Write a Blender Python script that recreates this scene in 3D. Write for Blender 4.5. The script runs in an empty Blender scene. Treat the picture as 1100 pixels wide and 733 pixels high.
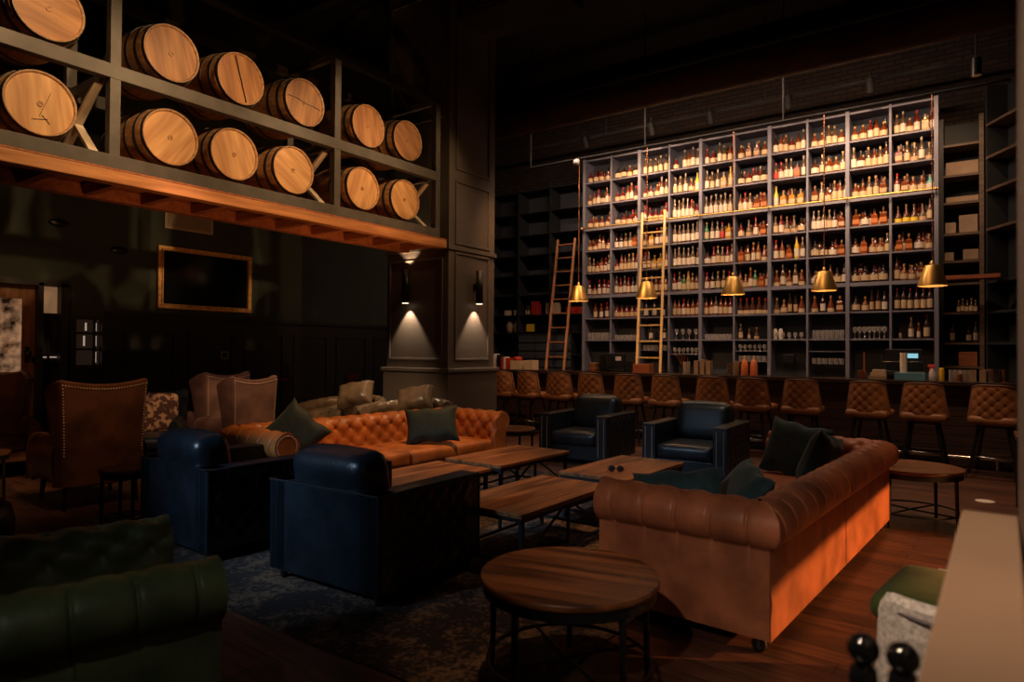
import bpy, math, random
from mathutils import Vector, Matrix
PI=math.pi; R=math.radians
C=bpy.context.scene.collection
S=bpy.context.scene
random.seed(7)
# ---------------------------------------------------------------- camera
th=R(35.35); pt=R(0.8); rl=R(0.38)
fw=Vector((-math.sin(th)*math.cos(pt),math.cos(th)*math.cos(pt),math.sin(pt)))
rt=Vector((math.cos(th),math.sin(th),0)); up=rt.cross(fw)
cr=rt*math.cos(rl)+up*math.sin(rl); cu=-rt*math.sin(rl)+up*math.cos(rl)
cd=bpy.data.cameras.new('camera'); cam=bpy.data.objects.new('camera',cd); C.objects.link(cam)
cam.matrix_world=Matrix(((cr.x,cu.x,-fw.x,0),(cr.y,cu.y,-fw.y,0),(cr.z,cu.z,-fw.z,1.5),(0,0,0,1)))
cd.sensor_width=36; cd.lens=712*36/1100; cd.clip_start=0.05
cd.dof.use_dof=True; cd.dof.focus_distance=7.0; cd.dof.aperture_fstop=2.0
S.camera=cam
# ---------------------------------------------------------------- colour management, world
S.view_settings.view_transform='Standard'; S.view_settings.look='None'
S.view_settings.exposure=0; S.view_settings.gamma=1; S.view_settings.use_curve_mapping=False
w=bpy.data.worlds.new('world'); S.world=w; w.use_nodes=True
bg=w.node_tree.nodes['Background']; bg.inputs[0].default_value=(.55,.6,.7,1); bg.inputs[1].default_value=.018
# ---------------------------------------------------------------- lights
def aim(o,tgt): o.rotation_euler=(Vector(tgt)-o.location).to_track_quat('-Z','Y').to_euler()
def spot(name,loc,tgt,e,deg,col=(1,.72,.45),blend=.6,rad=.05):
    l=bpy.data.lights.new(name,'SPOT'); l.energy=e; l.spot_size=R(deg); l.spot_blend=blend; l.color=col; l.shadow_soft_size=rad
    o=bpy.data.objects.new(name,l); C.objects.link(o); o.location=loc; aim(o,tgt); return o
def area(name,loc,tgt,e,sx,sy,col):
    l=bpy.data.lights.new(name,'AREA'); l.shape='RECTANGLE'; l.size=sx; l.size_y=sy; l.energy=e; l.color=col
    o=bpy.data.objects.new(name,l); C.objects.link(o); o.location=loc; aim(o,tgt); return o
def point(name,loc,e,col,rad=.03):
    l=bpy.data.lights.new(name,'POINT'); l.energy=e; l.color=col; l.shadow_soft_size=rad
    o=bpy.data.objects.new(name,l); C.objects.link(o); o.location=loc; return o
WARM=(1,.66,.36); WW=(1,.74,.5); ORG=(1,.45,.15)
# bottle wall: track spots hung above the shelving
for x,tx,e,tz in ((-6.4,-6.3,110,4.3),(-5.0,-5.35,330,4.6),(-3.9,-4.1,200,4.4),(-2.6,-2.7,180,4.4),(-1.4,-1.75,270,4.5),(-.45,-.8,150,4.5)):
    spot('track_light',(x,10.2,6.0),(tx,12.2,tz),e*1.5,58,(1,.62,.35),1,.06)
for x,z,a,e in ((-5.45,4.9,24,260),(-4.35,4.7,20,110),(-1.85,4.9,20,140),(-.75,4.95,18,90)): spot('track_light',(x+.2,10.4,6.0),(x,12.2,z),e,a,(1,.70,.45),1,.04)
area('bottle_wall_wash',(-3.7,9.7,5.5),(-3.7,12.2,2.2),125,5.5,.2,(1,.66,.46))
# barrels and timber beam
for y,e in ((2.0,150),(3.6,120),(5.3,120),(6.6,60)):
    spot('barrel_light',(-3.9,y+.3,5.2),(-6.3,y,3.5),e*2.2,60,(1,.62,.29),.8,.04)
spot('beam_light',(-3.0,3.3,.9),(-6.25,4.2,3.0),150,60,(1,.42,.14),.8,.05)
spot('beam_light',(-4.4,5.9,.9),(-6.25,6.0,3.0),110,50,(1,.45,.15),.8,.05)
# lounge
spot('added_sofa_light',(3.3,5.8,1.6),(-.74,4.8,.15),1250,52,(1,.40,.12),.4,.03)  # unseen lamp added to throw orange light on the sofa back
spot('lounge_light',(-3.6,5.6,6.2),(-5.2,5.0,.4),800,38,(1,.50,.20),.8,.05)
spot('lounge_light',(-2.2,5.4,6.2),(-2.9,4.9,.4),520,30,(1,.52,.22),.7,.05)
spot('lounge_light',(-1.4,1.9,5.6),(-1.90,2.75,.4),170,17,(1,.60,.36),.7,.03)
spot('lounge_light',(-.6,-.8,3.0),(-1.25,3.35,.55),165,24,(1,.80,.70),.8,.05)
spot('lounge_light',(-.4,6.1,6.0),(-1.3,5.4,.6),170,32,(1,.6,.38),.8,.05)
spot('club_light',(-2.4,3.6,5.8),(-3.7,7.7,.6),340,30,(1,.78,.60),.8,.05)
spot('seat_light',(-4.9,3.6,4.1),(-7.0,6.5,.75),470,26,(1,.66,.40),.8,.05)
spot('seat_light',(-4.6,2.4,4.0),(-7.8,4.5,.95),190,30,(1,.60,.42),.8,.05)
spot('left_light',(-5.6,-1.2,3.2),(-7.9,3.0,.8),40,44,(1,.42,.18),.8,.05)
spot('door_light',(-8.2,1.6,3.6),(-10,3.3,1.6),30,50,(1,.5,.2),.8,.05)
spot('floor_light',(-.1,7.6,5.0),(-.1,8.4,0),300,70,(1,.58,.34),.9,.05)
spot('bar_light',(-2.2,7.6,4.6),(-1.8,10.2,.9),60,80,(1,.52,.24),.9,.1)
spot('bar_light',(-5.6,7.6,4.6),(-5.6,10.2,.9),240,80,(1,.52,.24),.9,.1)
spot('window_daylight',(-5.0,-2.9,4.0),(-4.05,2.65,1.02),1650,25,(.50,.72,1),1,.45)
spot('corner_light',(-1.0,-.6,3.4),(-2.35,1.0,.7),24,24,(1,.97,.78),.9,.05)
spot('ledge_light',(-1.0,.4,3.6),(0.1,2.0,1.0),310,48,(1,.72,.50),.9,.1)
# ---------------------------------------------------------------- materials
def mat(name,col,rough=.5,metal=0,spec=.5,var=0,scale=6,bump=0,coat=0,emis=None,es=0,kind='noise',col2=None,alpha=1,bscale=None,sheen=0):
    m=bpy.data.materials.new(name); m.use_nodes=True; n=m.node_tree.nodes; l=m.node_tree.links
    b=n['Principled BSDF']; b.inputs['Base Color'].default_value=(*col,1); b.inputs['Roughness'].default_value=rough
    b.inputs['Metallic'].default_value=metal; b.inputs['Specular IOR Level'].default_value=spec
    b.inputs['Coat Weight'].default_value=coat
    if sheen: b.inputs['Sheen Weight'].default_value=sheen
    if emis: b.inputs['Emission Color'].default_value=(*emis,1); b.inputs['Emission Strength'].default_value=es
    tc=n.new('ShaderNodeTexCoord')
    if var or col2:
        mp=n.new('ShaderNodeMapping'); l.new(tc.outputs['Object'],mp.inputs[0])
        if kind=='wood_x': mp.inputs['Scale'].default_value=(1.2,14,14)
        if kind=='wood_y': mp.inputs['Scale'].default_value=(14,1.2,14)
        if kind=='wood_z': mp.inputs['Scale'].default_value=(14,14,1.2)
        t=n.new('ShaderNodeTexNoise'); t.inputs['Scale'].default_value=scale; t.inputs['Detail'].default_value=5
        l.new(mp.outputs[0],t.inputs['Vector'])
        r=n.new('ShaderNodeValToRGB'); c2=col2 or tuple(max(0,c*(1-var)) for c in col); c1=tuple(min(1,c*(1+var*.5)) for c in col) if not col2 else col
        r.color_ramp.elements[0].position=.35; r.color_ramp.elements[1].position=.65
        r.color_ramp.elements[0].color=(*c2,1); r.color_ramp.elements[1].color=(*c1,1)
        l.new(t.outputs[0],r.inputs[0]); l.new(r.outputs[0],b.inputs['Base Color'])
    if bump:
        t2=n.new('ShaderNodeTexNoise'); t2.inputs['Scale'].default_value=bscale or 60; t2.inputs['Detail'].default_value=3
        l.new(tc.outputs['Object'],t2.inputs['Vector'])
        bp=n.new('ShaderNodeBump'); bp.inputs['Strength'].default_value=bump; bp.inputs['Distance'].default_value=.004
        l.new(t2.outputs[0],bp.inputs['Height']); l.new(bp.outputs[0],b.inputs['Normal'])
    return m
M={}
M['cognac']=mat('cognac_leather',(.44,.145,.062),.42,spec=.5,var=.35,scale=5,bump=.35)
M['orange']=mat('tan_leather',(.56,.19,.05),.40,spec=.5,var=.35,scale=5,bump=.35)
M['blackl']=mat('black_leather',(.009,.013,.018),.33,spec=.5,var=.4,scale=5,bump=.5)
M['greenl']=mat('green_leather',(.13,.16,.075),.45,var=.35,scale=5,bump=.4)
M['brownl']=mat('brown_leather',(.13,.045,.022),.42,var=.5,scale=4,bump=.4)
M['plum']=mat('taupe_leather',(.19,.10,.075),.5,var=.4,scale=4,bump=.4)
M['bronze']=mat('bronze_leather',(.19,.125,.072),.30,var=.35,scale=5,bump=.4)
M['stool']=mat('stool_leather',(.28,.115,.045),.45,var=.35,scale=6,bump=.4)
M['redl']=mat('red_leather',(.16,.015,.012),.45,var=.3)
M['stud']=mat('brass_stud',(.60,.46,.32),.45,metal=.5)
M['teal']=mat('teal_velvet',(.016,.052,.058),.8,var=.4,scale=12,bump=.4,sheen=.15)
M['dgreen']=mat('green_velvet',(.012,.032,.025),.7,var=.4,scale=12,bump=.4,sheen=.15)
M['greenv']=mat('moss_velvet',(.06,.095,.018),.8,var=.3,scale=8,sheen=.1)
M['boucle']=mat('grey_weave',(.70,.64,.60),.9,var=.35,scale=60,bump=.8,bscale=160)
M['piping']=mat('grey_piping',(.16,.14,.15),.8)
M['black']=mat('black_steel',(.014,.014,.015),.42,metal=.3)
M['steel']=mat('rack_steel',(.085,.075,.068),.55,metal=.2,var=.2)
M['lsteel']=mat('pale_brace',(.60,.50,.38),.6,var=.2)
M['chrome']=mat('chrome',(.7,.68,.65),.18,metal=1)
M['brass']=mat('brushed_brass',(.90,.58,.18),.42,metal=1)
M['brassin']=mat('brass_inner',(.9,.6,.25),.4,metal=.6)
M['top']=mat('table_wood',(.34,.13,.04),.36,kind='wood_y',scale=1.3,col2=(.10,.034,.012),bump=.2)
M['rtop']=mat('round_table_wood',(.28,.10,.032),.34,kind='wood_x',scale=1.2,col2=(.06,.020,.009),bump=.2)
M['beam']=mat('timber_beam',(.55,.24,.085),.6,kind='wood_y',scale=1.3,col2=(.34,.13,.045),bump=.3)
M['joist']=mat('timber_joist',(.42,.14,.05),.65,kind='wood_x',scale=1.5,col2=(.26,.08,.03),bump=.3)
M['stave']=mat('oak_staves',(.46,.24,.10),.55,kind='wood_x',scale=2.2,col2=(.24,.105,.04),bump=.2)
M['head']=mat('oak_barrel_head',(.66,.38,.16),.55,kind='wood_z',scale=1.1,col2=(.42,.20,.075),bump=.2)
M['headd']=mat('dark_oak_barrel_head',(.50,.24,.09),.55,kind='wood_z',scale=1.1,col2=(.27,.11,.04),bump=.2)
M['hoop']=mat('iron_hoop',(.06,.055,.05),.45,metal=.7)
M['ladder']=mat('ladder_wood',(.85,.55,.20),.45,kind='wood_z',scale=1.5,col2=(.68,.40,.13))
M['ladder2']=mat('ladder_wood_dark',(.48,.21,.08),.5,kind='wood_z',scale=1.5,col2=(.33,.13,.05))
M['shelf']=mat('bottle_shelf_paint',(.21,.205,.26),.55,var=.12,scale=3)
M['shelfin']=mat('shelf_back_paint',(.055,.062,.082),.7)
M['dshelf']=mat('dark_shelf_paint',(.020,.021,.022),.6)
M['rshelf']=mat('side_shelf_wood',(.16,.10,.06),.6,kind='wood_x',scale=2,col2=(.09,.055,.035))
M['plank']=mat('red_wood',(.42,.13,.05),.5,kind='wood_x',scale=2,col2=(.28,.08,.03))
M['green_wall']=mat('green_wall_paint',(.038,.046,.034),.75,var=.2,scale=1.5)
M['wains']=mat('black_wainscot',(.010,.011,.012),.5)
M['pillar']=mat('pillar_paint',(.12,.098,.080),.5,var=.12,scale=2)
M['dark']=mat('dark_ceiling',(.011,.010,.010),.9,var=.5,scale=2)
M['rust']=mat('rusty_duct',(.07,.03,.02),.6,var=.5,scale=3)
M['ledge']=mat('ledge_paint',(.34,.22,.145),.55,var=.08,scale=3)
M['nearwall']=mat('near_wall_paint',(.13,.10,.08),.7)
M['gold']=mat('gilt_frame',(.85,.46,.16),.45,metal=.2,var=.3,scale=20)
M['pic']=mat('dark_picture_glass',(.006,.007,.009),.12,spec=.6)
M['doorw']=mat('door_wood',(.34,.14,.05),.5,kind='wood_z',scale=1.5,col2=(.22,.08,.03))
M['frame']=mat('dark_frame',(.022,.018,.016),.5)
M['vent']=mat('vent_paint',(.50,.38,.28),.6)
M['lit']=mat('painted_reflection_glass',(.05,.03,.02),.2,emis=(1,.5,.25),es=.3,var=.9,scale=7)
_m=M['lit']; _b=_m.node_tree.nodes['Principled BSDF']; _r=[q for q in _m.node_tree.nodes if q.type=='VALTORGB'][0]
_r.color_ramp.elements[0].color=(.03,.012,.006,1); _r.color_ramp.elements[1].color=(.9,.50,.27,1); _m.node_tree.links.new(_r.outputs[0],_b.inputs['Emission Color'])  # emission noise imitates reflections in the door glass
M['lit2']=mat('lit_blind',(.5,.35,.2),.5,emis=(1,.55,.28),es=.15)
M['glow_w']=mat('painted_glow',(.6,.6,.6),.4,emis=(1,.75,.6),es=.35)  # emission paints bright glints on sill and pane
M['dimglass']=mat('dim_glass',(.02,.02,.022),.1,emis=(1,.55,.35),es=.012)
M['bulb']=mat('bulb',(1,.8,.5),.3,emis=(1,.7,.35),es=6)
M['sconce_lens']=mat('sconce_lens',(1,.8,.6),.3,emis=(1,.75,.5),es=3)
M['bar']=mat('bar_front_wood',(.060,.028,.018),.55,kind='wood_x',scale=2,col2=(.025,.013,.010),bump=.5)
M['bartop']=mat('bar_top',(.03,.018,.013),.25)
M['card']=mat('cardboard',(.34,.23,.15),.8,var=.15)
M['cream']=mat('cream_board',(.62,.48,.32),.7)
M['white']=mat('white_paper',(.80,.72,.62),.7)
M['bluep']=mat('blue_box',(.10,.28,.38),.5)
M['screen']=mat('blue_screen',(.1,.3,.4),.3,emis=(.35,.75,.9),es=.7)
M['dplast']=mat('dark_plastic',(.012,.013,.016),.3)
M['red']=mat('red_card',(.45,.03,.02),.5)
M['yellow']=mat('yellow_plastic',(.75,.48,.03),.4)
M['pink']=mat('pink_plastic',(.75,.10,.12),.4)
M['orangeb']=mat('copper_bottle',(.70,.20,.07),.35)
M['milk']=mat('milky_plastic',(.55,.50,.50),.3)
M['rubber']=mat('black_gloss',(.006,.006,.007),.08,coat=.5)
M['drum']=mat('pale_drum',(.30,.22,.13),.6,var=.2)
M['copper']=mat('copper_tube',(.55,.22,.10),.35,metal=.8)
def glassm(name,tint,f=.12):
    m=bpy.data.materials.new(name); m.use_nodes=True; n=m.node_tree.nodes; l=m.node_tree.links
    o=n['Material Output']; n.remove(n['Principled BSDF'])
    t=n.new('ShaderNodeBsdfTransparent'); t.inputs[0].default_value=(*tint,1)
    g=n.new('ShaderNodeBsdfGlossy'); g.inputs['Roughness'].default_value=.12
    d=n.new('ShaderNodeBsdfDiffuse'); d.inputs[0].default_value=(.8,.75,.7,1)
    lw=n.new('ShaderNodeLayerWeight'); lw.inputs[0].default_value=.45
    a=n.new('ShaderNodeMath'); a.operation='MULTIPLY_ADD'; a.inputs[1].default_value=.75; a.inputs[2].default_value=f+.22
    l.new(lw.outputs['Facing'],a.inputs[0])
    mx=n.new('ShaderNodeMixShader'); mx2=n.new('ShaderNodeMixShader'); mx2.inputs[0].default_value=.6
    l.new(g.outputs[0],mx2.inputs[1]); l.new(d.outputs[0],mx2.inputs[2])
    l.new(a.outputs[0],mx.inputs[0]); l.new(t.outputs[0],mx.inputs[1]); l.new(mx2.outputs[0],mx.inputs[2])
    l.new(mx.outputs[0],o.inputs['Surface']); return m
M['glass']=glassm('drinking_glass',(.92,.9,.88))
def floor_mat():
    m=bpy.data.materials.new('floor_planks'); m.use_nodes=True; n=m.node_tree.nodes; l=m.node_tree.links; b=n['Principled BSDF']
    tc=n.new('ShaderNodeTexCoord'); mp=n.new('ShaderNodeMapping'); mp.inputs['Rotation'].default_value=(0,0,R(3)); l.new(tc.outputs['Object'],mp.inputs[0])
    br=n.new('ShaderNodeTexBrick'); br.inputs['Scale'].default_value=1; br.inputs['Brick Width'].default_value=1.5; br.inputs['Row Height'].default_value=.14
    br.inputs['Mortar Size'].default_value=.003; br.inputs['Color1'].default_value=(.135,.052,.026,1); br.inputs['Color2'].default_value=(.055,.022,.012,1); br.inputs['Mortar'].default_value=(.01,.005,.004,1)
    l.new(mp.outputs[0],br.inputs['Vector'])
    m2=n.new('ShaderNodeMapping'); m2.inputs['Scale'].default_value=(1.5,14,1); l.new(mp.outputs[0],m2.inputs[0])
    ns=n.new('ShaderNodeTexNoise'); ns.inputs['Scale'].default_value=2; ns.inputs['Detail'].default_value=6; l.new(m2.outputs[0],ns.inputs['Vector'])
    r=n.new('ShaderNodeValToRGB'); r.color_ramp.elements[0].position=.3; r.color_ramp.elements[1].position=.7; r.color_ramp.elements[0].color=(.35,.35,.35,1); r.color_ramp.elements[1].color=(1.3,1.3,1.3,1)
    l.new(ns.outputs[0],r.inputs[0])
    mx=n.new('ShaderNodeMixRGB'); mx.blend_type='MULTIPLY'; mx.inputs[0].default_value=1; l.new(br.outputs[0],mx.inputs[1]); l.new(r.outputs[0],mx.inputs[2]); l.new(mx.outputs[0],b.inputs['Base Color'])
    b.inputs['Roughness'].default_value=.5
    bp=n.new('ShaderNodeBump'); bp.inputs['Strength'].default_value=.4; bp.inputs['Distance'].default_value=.004; l.new(ns.outputs[0],bp.inputs['Height']); l.new(bp.outputs[0],b.inputs['Normal'])
    return m
M['floor']=floor_mat()
def rug_mat():
    m=bpy.data.materials.new('rug_pile'); m.use_nodes=True; n=m.node_tree.nodes; l=m.node_tree.links; b=n['Principled BSDF']
    tc=n.new('ShaderNodeTexCoord')
    ns=n.new('ShaderNodeTexNoise'); ns.inputs['Scale'].default_value=3.2; ns.inputs['Detail'].default_value=7; ns.inputs['Roughness'].default_value=.75; l.new(tc.outputs['Object'],ns.inputs['Vector'])
    v=n.new('ShaderNodeTexNoise'); v.inputs['Scale'].default_value=38; v.inputs['Detail'].default_value=3; l.new(tc.outputs['Object'],v.inputs['Vector'])
    ad=n.new('ShaderNodeMath'); ad.operation='MULTIPLY_ADD'; ad.inputs[1].default_value=.55; l.new(v.outputs[0],ad.inputs[0]); l.new(ns.outputs[0],ad.inputs[2])
    r=n.new('ShaderNodeValToRGB'); e=r.color_ramp.elements; e[0].position=.76; e[0].color=(.018,.011,.010,1); e[1].position=.90; e[1].color=(.17,.10,.055,1)
    l.new(ad.outputs[0],r.inputs[0]); l.new(r.outputs[0],b.inputs['Base Color']); b.inputs['Roughness'].default_value=.95
    bp=n.new('ShaderNodeBump'); bp.inputs['Strength'].default_value=.6; bp.inputs['Distance'].default_value=.01; l.new(v.outputs[0],bp.inputs['Height']); l.new(bp.outputs[0],b.inputs['Normal'])
    return m
M['rug']=rug_mat()
def brick_mat():
    m=bpy.data.materials.new('dark_brick'); m.use_nodes=True; n=m.node_tree.nodes; l=m.node_tree.links; b=n['Principled BSDF']
    tc=n.new('ShaderNodeTexCoord'); mp=n.new('ShaderNodeMapping'); mp.inputs['Rotation'].default_value=(R(90),0,0); l.new(tc.outputs['Object'],mp.inputs[0])
    br=n.new('ShaderNodeTexBrick'); br.inputs['Scale'].default_value=1; br.inputs['Brick Width'].default_value=.24; br.inputs['Row Height'].default_value=.08; br.inputs['Mortar Size'].default_value=.012
    br.inputs['Color1'].default_value=(.05,.028,.018,1); br.inputs['Color2'].default_value=(.028,.015,.010,1); br.inputs['Mortar'].default_value=(.012,.009,.008,1)
    l.new(mp.outputs[0],br.inputs['Vector']); l.new(br.outputs[0],b.inputs['Base Color']); b.inputs['Roughness'].default_value=.9
    return m
M['brick']=brick_mat()
def cow_mat():
    m=mat('cowhide',(.36,.20,.11),.7,kind='noise',scale=16,col2=(.055,.016,.010)); 
    for nd in m.node_tree.nodes:
        if nd.type=='VALTORGB': nd.color_ramp.elements[0].position=.50; nd.color_ramp.elements[1].position=.56
    return m
M['cow']=cow_mat()
# ---------------------------------------------------------------- mesh accumulator
class MB:
    def __init__(s): s.v=[]; s.f=[]; s.sm=[]
    def add(s,v,f,smooth=False):
        o=len(s.v); s.v+=[tuple(p) for p in v]; s.f+=[tuple(i+o for i in q) for q in f]; s.sm+=[smooth]*len(f); return s
    def box(s,x0,x1,y0,y1,z0,z1,rot=None,piv=None):
        v=[Vector((x,y,z)) for z in (z0,z1) for y in (y0,y1) for x in (x0,x1)]
        if rot is not None:
            pv=Vector(piv) if piv else Vector(((x0+x1)/2,(y0+y1)/2,(z0+z1)/2)); v=[rot@(p-pv)+pv for p in v]
        return s.add(v,[(0,2,3,1),(4,5,7,6),(0,1,5,4),(2,6,7,3),(0,4,6,2),(1,3,7,5)])
    def tube(s,a,b,r0,r1=None,n=12,cap=True):
        a=Vector(a); b=Vector(b); r1=r0 if r1 is None else r1; d=(b-a).normalized()
        u=d.orthogonal().normalized(); w=d.cross(u); v=[]
        for p,r in ((a,r0),(b,r1)):
            for i in range(n): an=2*PI*i/n; v.append(p+(u*math.cos(an)+w*math.sin(an))*r)
        s.add(v,[(i,(i+1)%n,n+(i+1)%n,n+i) for i in range(n)],True)
        if cap: s.add(v,[tuple(reversed(range(n))),tuple(range(n,2*n))])
        return s
    def bar(s,a,b,w,h=None):       # square bar between two points
        a=Vector(a); b=Vector(b); h=h or w; d=(b-a); L=d.length; q=d.to_track_quat('Z','Y').to_matrix()
        v=[a+q@Vector((x*w/2,y*h/2,z)) for z in (0,L) for y in (-1,1) for x in (-1,1)]
        return s.add(v,[(0,2,3,1),(4,5,7,6),(0,1,5,4),(2,6,7,3),(0,4,6,2),(1,3,7,5)])
    def path(s,pts,r,n=8,closed=False):
        pts=[Vector(p) for p in pts]; m=len(pts); v=[]; pu=None
        for i,p in enumerate(pts):
            if closed: d=pts[(i+1)%m]-pts[i-1]
            else: d=pts[min(i+1,m-1)]-pts[max(i-1,0)]
            d.normalize(); u=(pu-d*pu.dot(d)) if pu else d.orthogonal(); u.normalize(); pu=u; w=d.cross(u)
            for k in range(n): an=2*PI*k/n; v.append(p+(u*math.cos(an)+w*math.sin(an))*r)
        f=[]
        for i in range(m if closed else m-1):
            j=(i+1)%m
            for k in range(n): f.append((i*n+k,i*n+(k+1)%n,j*n+(k+1)%n,j*n+k))
        s.add(v,f,True)
        if not closed: s.add(v,[tuple(reversed(range(n))),tuple(range((m-1)*n,m*n))])
        return s
    def lathe(s,prof,n=24,c=(0,0,0),axis='z',smooth=True,capb=True,capt=True):
        v=[]; c=Vector(c)
        for r,h in prof:
            for i in range(n):
                an=2*PI*(i+.5)/n; x,y=r*math.cos(an),r*math.sin(an)
                v.append(c+(Vector((x,y,h)) if axis=='z' else Vector((h,x,y)) if axis=='x' else Vector((y,h,x))))
        m=len(prof); s.add(v,[(j*n+i,j*n+(i+1)%n,(j+1)*n+(i+1)%n,(j+1)*n+i) for j in range(m-1) for i in range(n)],smooth)
        cf=[]
        if capb: cf.append(tuple(reversed(range(n))))
        if capt: cf.append(tuple(range((m-1)*n,m*n)))
        if cf: s.add(v,cf)
        return s
    def sphere(s,c,r,n=12,m=8,sz=1):
        return s.lathe([(max(1e-4,r*math.sin(PI*j/m)),-r*sz*math.cos(PI*j/m)) for j in range(m+1)],n,c,capb=False,capt=False)
    def grid(s,fn,nu,nv,smooth=True,cu=False,flip=False):
        v=[]; 
        for j in range(nv+1):
            for i in range(nu if cu else nu+1): v.append(fn(i/nu,j/nv))
        W=nu if cu else nu+1; f=[]
        for j in range(nv):
            for i in range(nu):
                q=(j*W+i,j*W+(i+1)%W,(j+1)*W+(i+1)%W,(j+1)*W+i); f.append(tuple(reversed(q)) if flip else q)
        return s.add(v,f,smooth)
    def build(s,name,m,parent=None,bevel=0,bseg=2,solid=0,sub=0):
        me=bpy.data.meshes.new(name); me.from_pydata(s.v,[],s.f); me.polygons.foreach_set('use_smooth',s.sm); me.update()
        me.materials.append(M[m] if isinstance(m,str) else m)
        o=bpy.data.objects.new(name,me); C.objects.link(o)
        if parent: o.parent=parent
        if solid: k=o.modifiers.new('solid','SOLIDIFY'); k.thickness=solid; k.offset=0
        if bevel: k=o.modifiers.new('bevel','BEVEL'); k.width=bevel; k.segments=bseg; k.limit_method='ANGLE'; k.angle_limit=R(40); k.harden_normals=False
        if sub: k=o.modifiers.new('sub','SUBSURF'); k.levels=sub; k.render_levels=sub
        return o
def rbox(mb,x0,x1,y0,y1,z0,z1,r=.03,puff=.0,n=10):
    """rounded, puffed cushion block"""
    cx,cy,cz=(x0+x1)/2,(y0+y1)/2,(z0+z1)/2; hx,hy,hz=(x1-x0)/2,(y1-y0)/2,(z1-z0)/2; r=min(r,hx,hy,hz)
    for ax in range(3):
        for sg in (-1,1):
            def fn(a,b,ax=ax,sg=sg):
                # concentrate samples near the edges
                e=lambda t:math.sin((t-.5)*PI)
                p=[0,0,0]; p[ax]=sg; p[(ax+1)%3]=e(a)*sg; p[(ax+2)%3]=e(b)
                q=Vector((p[0]*hx,p[1]*hy,p[2]*hz)); inn=Vector((max(-hx+r,min(hx-r,q.x)),max(-hy+r,min(hy-r,q.y)),max(-hz+r,min(hz-r,q.z))))
                d=q-inn
                if d.length>1e-6: q=inn+d.normalized()*r
                u,v,w=q.x/hx,q.y/hy,q.z/hz
                q.z+=puff*(1-u*u)*(1-v*v)*(1 if w>0 else -1)*min(1,abs(w)); q.y+=puff*.5*(1-u*u)*(1-w*w)*(1 if v>0 else -1)*abs(v)**2; q.x+=puff*.4*(1-v*v)*(1-w*w)*(1 if u>0 else -1)*abs(u)**2
                return q+Vector((cx,cy,cz))
            mb.grid(fn,n,n)
    return mb
def tag(o,label=None,cat=None,group=None,kind=None):
    if label: o['label']=label
    if cat: o['category']=cat
    if group: o['group']=group
    if kind: o['kind']=kind
    return o
def thing(name,label,cat,loc=(0,0,0),rz=0,group=None):
    o=bpy.data.objects.new(name,None); o.empty_display_size=.1; C.objects.link(o); o.location=loc; o.rotation_euler=(0,0,rz); return tag(o,label,cat,group)
def kids(o): return [c for c in list(C.objects) if c.parent==o]
def dup(root,loc,rz,label,group=None):
    r=root.copy(); C.objects.link(r); r.location=loc; r.rotation_euler=(0,0,rz); r['label']=label
    if group: r['group']=group
    for ch in kids(root):
        c=ch.copy(); C.objects.link(c); c.parent=r
        for g in kids(ch): d=g.copy(); C.objects.link(d); d.parent=c
    return r
def struct(name,mb,m,**k): o=mb.build(name,m,**k); o['kind']='structure'; return o
def mesh_thing(name,mb,m,label,cat,loc=None,group=None,**k):
    o=mb.build(name,m,**k); 
    if loc: o.location=loc
    return tag(o,label,cat,group)
# ================================================================ SETTING
struct('floor',MB().box(-10.2,5.2,-3.6,13,-.1,0),'floor')
struct('ceiling',MB().box(-10.2,5.2,-3.6,13,7.2,7.3),'dark')
wl=MB()
wl.box(-10.2,-10,-3.6,3.0,0,7.2).box(-10.2,-10,3.0,3.74,2.34,7.2).box(-10.2,-10,3.74,3.86,0,7.2).box(-10.2,-10,4.25,13,0,7.2).box(-10.2,-10,3.86,4.25,0,1.24).box(-10.2,-10,3.86,4.25,1.92,7.2)
struct('wall_left',wl,'green_wall')
struct('wall_back',MB().box(-10,5.2,12.9,13,0,7.2),'brick')
struct('wall_right_blocker',MB().box(1.35,1.55,-3.5,2.9,0,7.2).box(1.35,1.55,2.9,8.6,1.06,7.2).box(1.35,1.55,8.6,12.9,0,7.2),'dark')  # out of view; low opening added to keep lamp light off the sofa roll
struct('wall_added_room',MB().box(5.1,5.2,-3.5,12.9,0,7.2),'dark')  # out of view; closes the room added around the sofa lamp
struct('wall_front',MB().box(-10,5.2,-3.6,-3.5,0,7.2),'dark')
# wainscot on the left wall
wn=MB().box(-10,-9.97,4.25,12.85,0,1.93).box(-10,-9.93,4.25,12.85,1.93,1.99).box(-10,-9.97,3.86,4.25,0,1.24)
y=4.5
while y<12.5:
    wn.box(-9.97,-9.95,y,y+.75,.25,.29).box(-9.97,-9.95,y,y+.75,1.70,1.74).box(-9.97,-9.95,y,y+.04,.29,1.70).box(-9.97,-9.95,y+.71,y+.75,.29,1.70); y+=.95
struct('trim_1',wn,'wains')
struct('baseboard_left',MB().box(-9.97,-9.94,3.86,12.85,0,.16),'wains')
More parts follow.
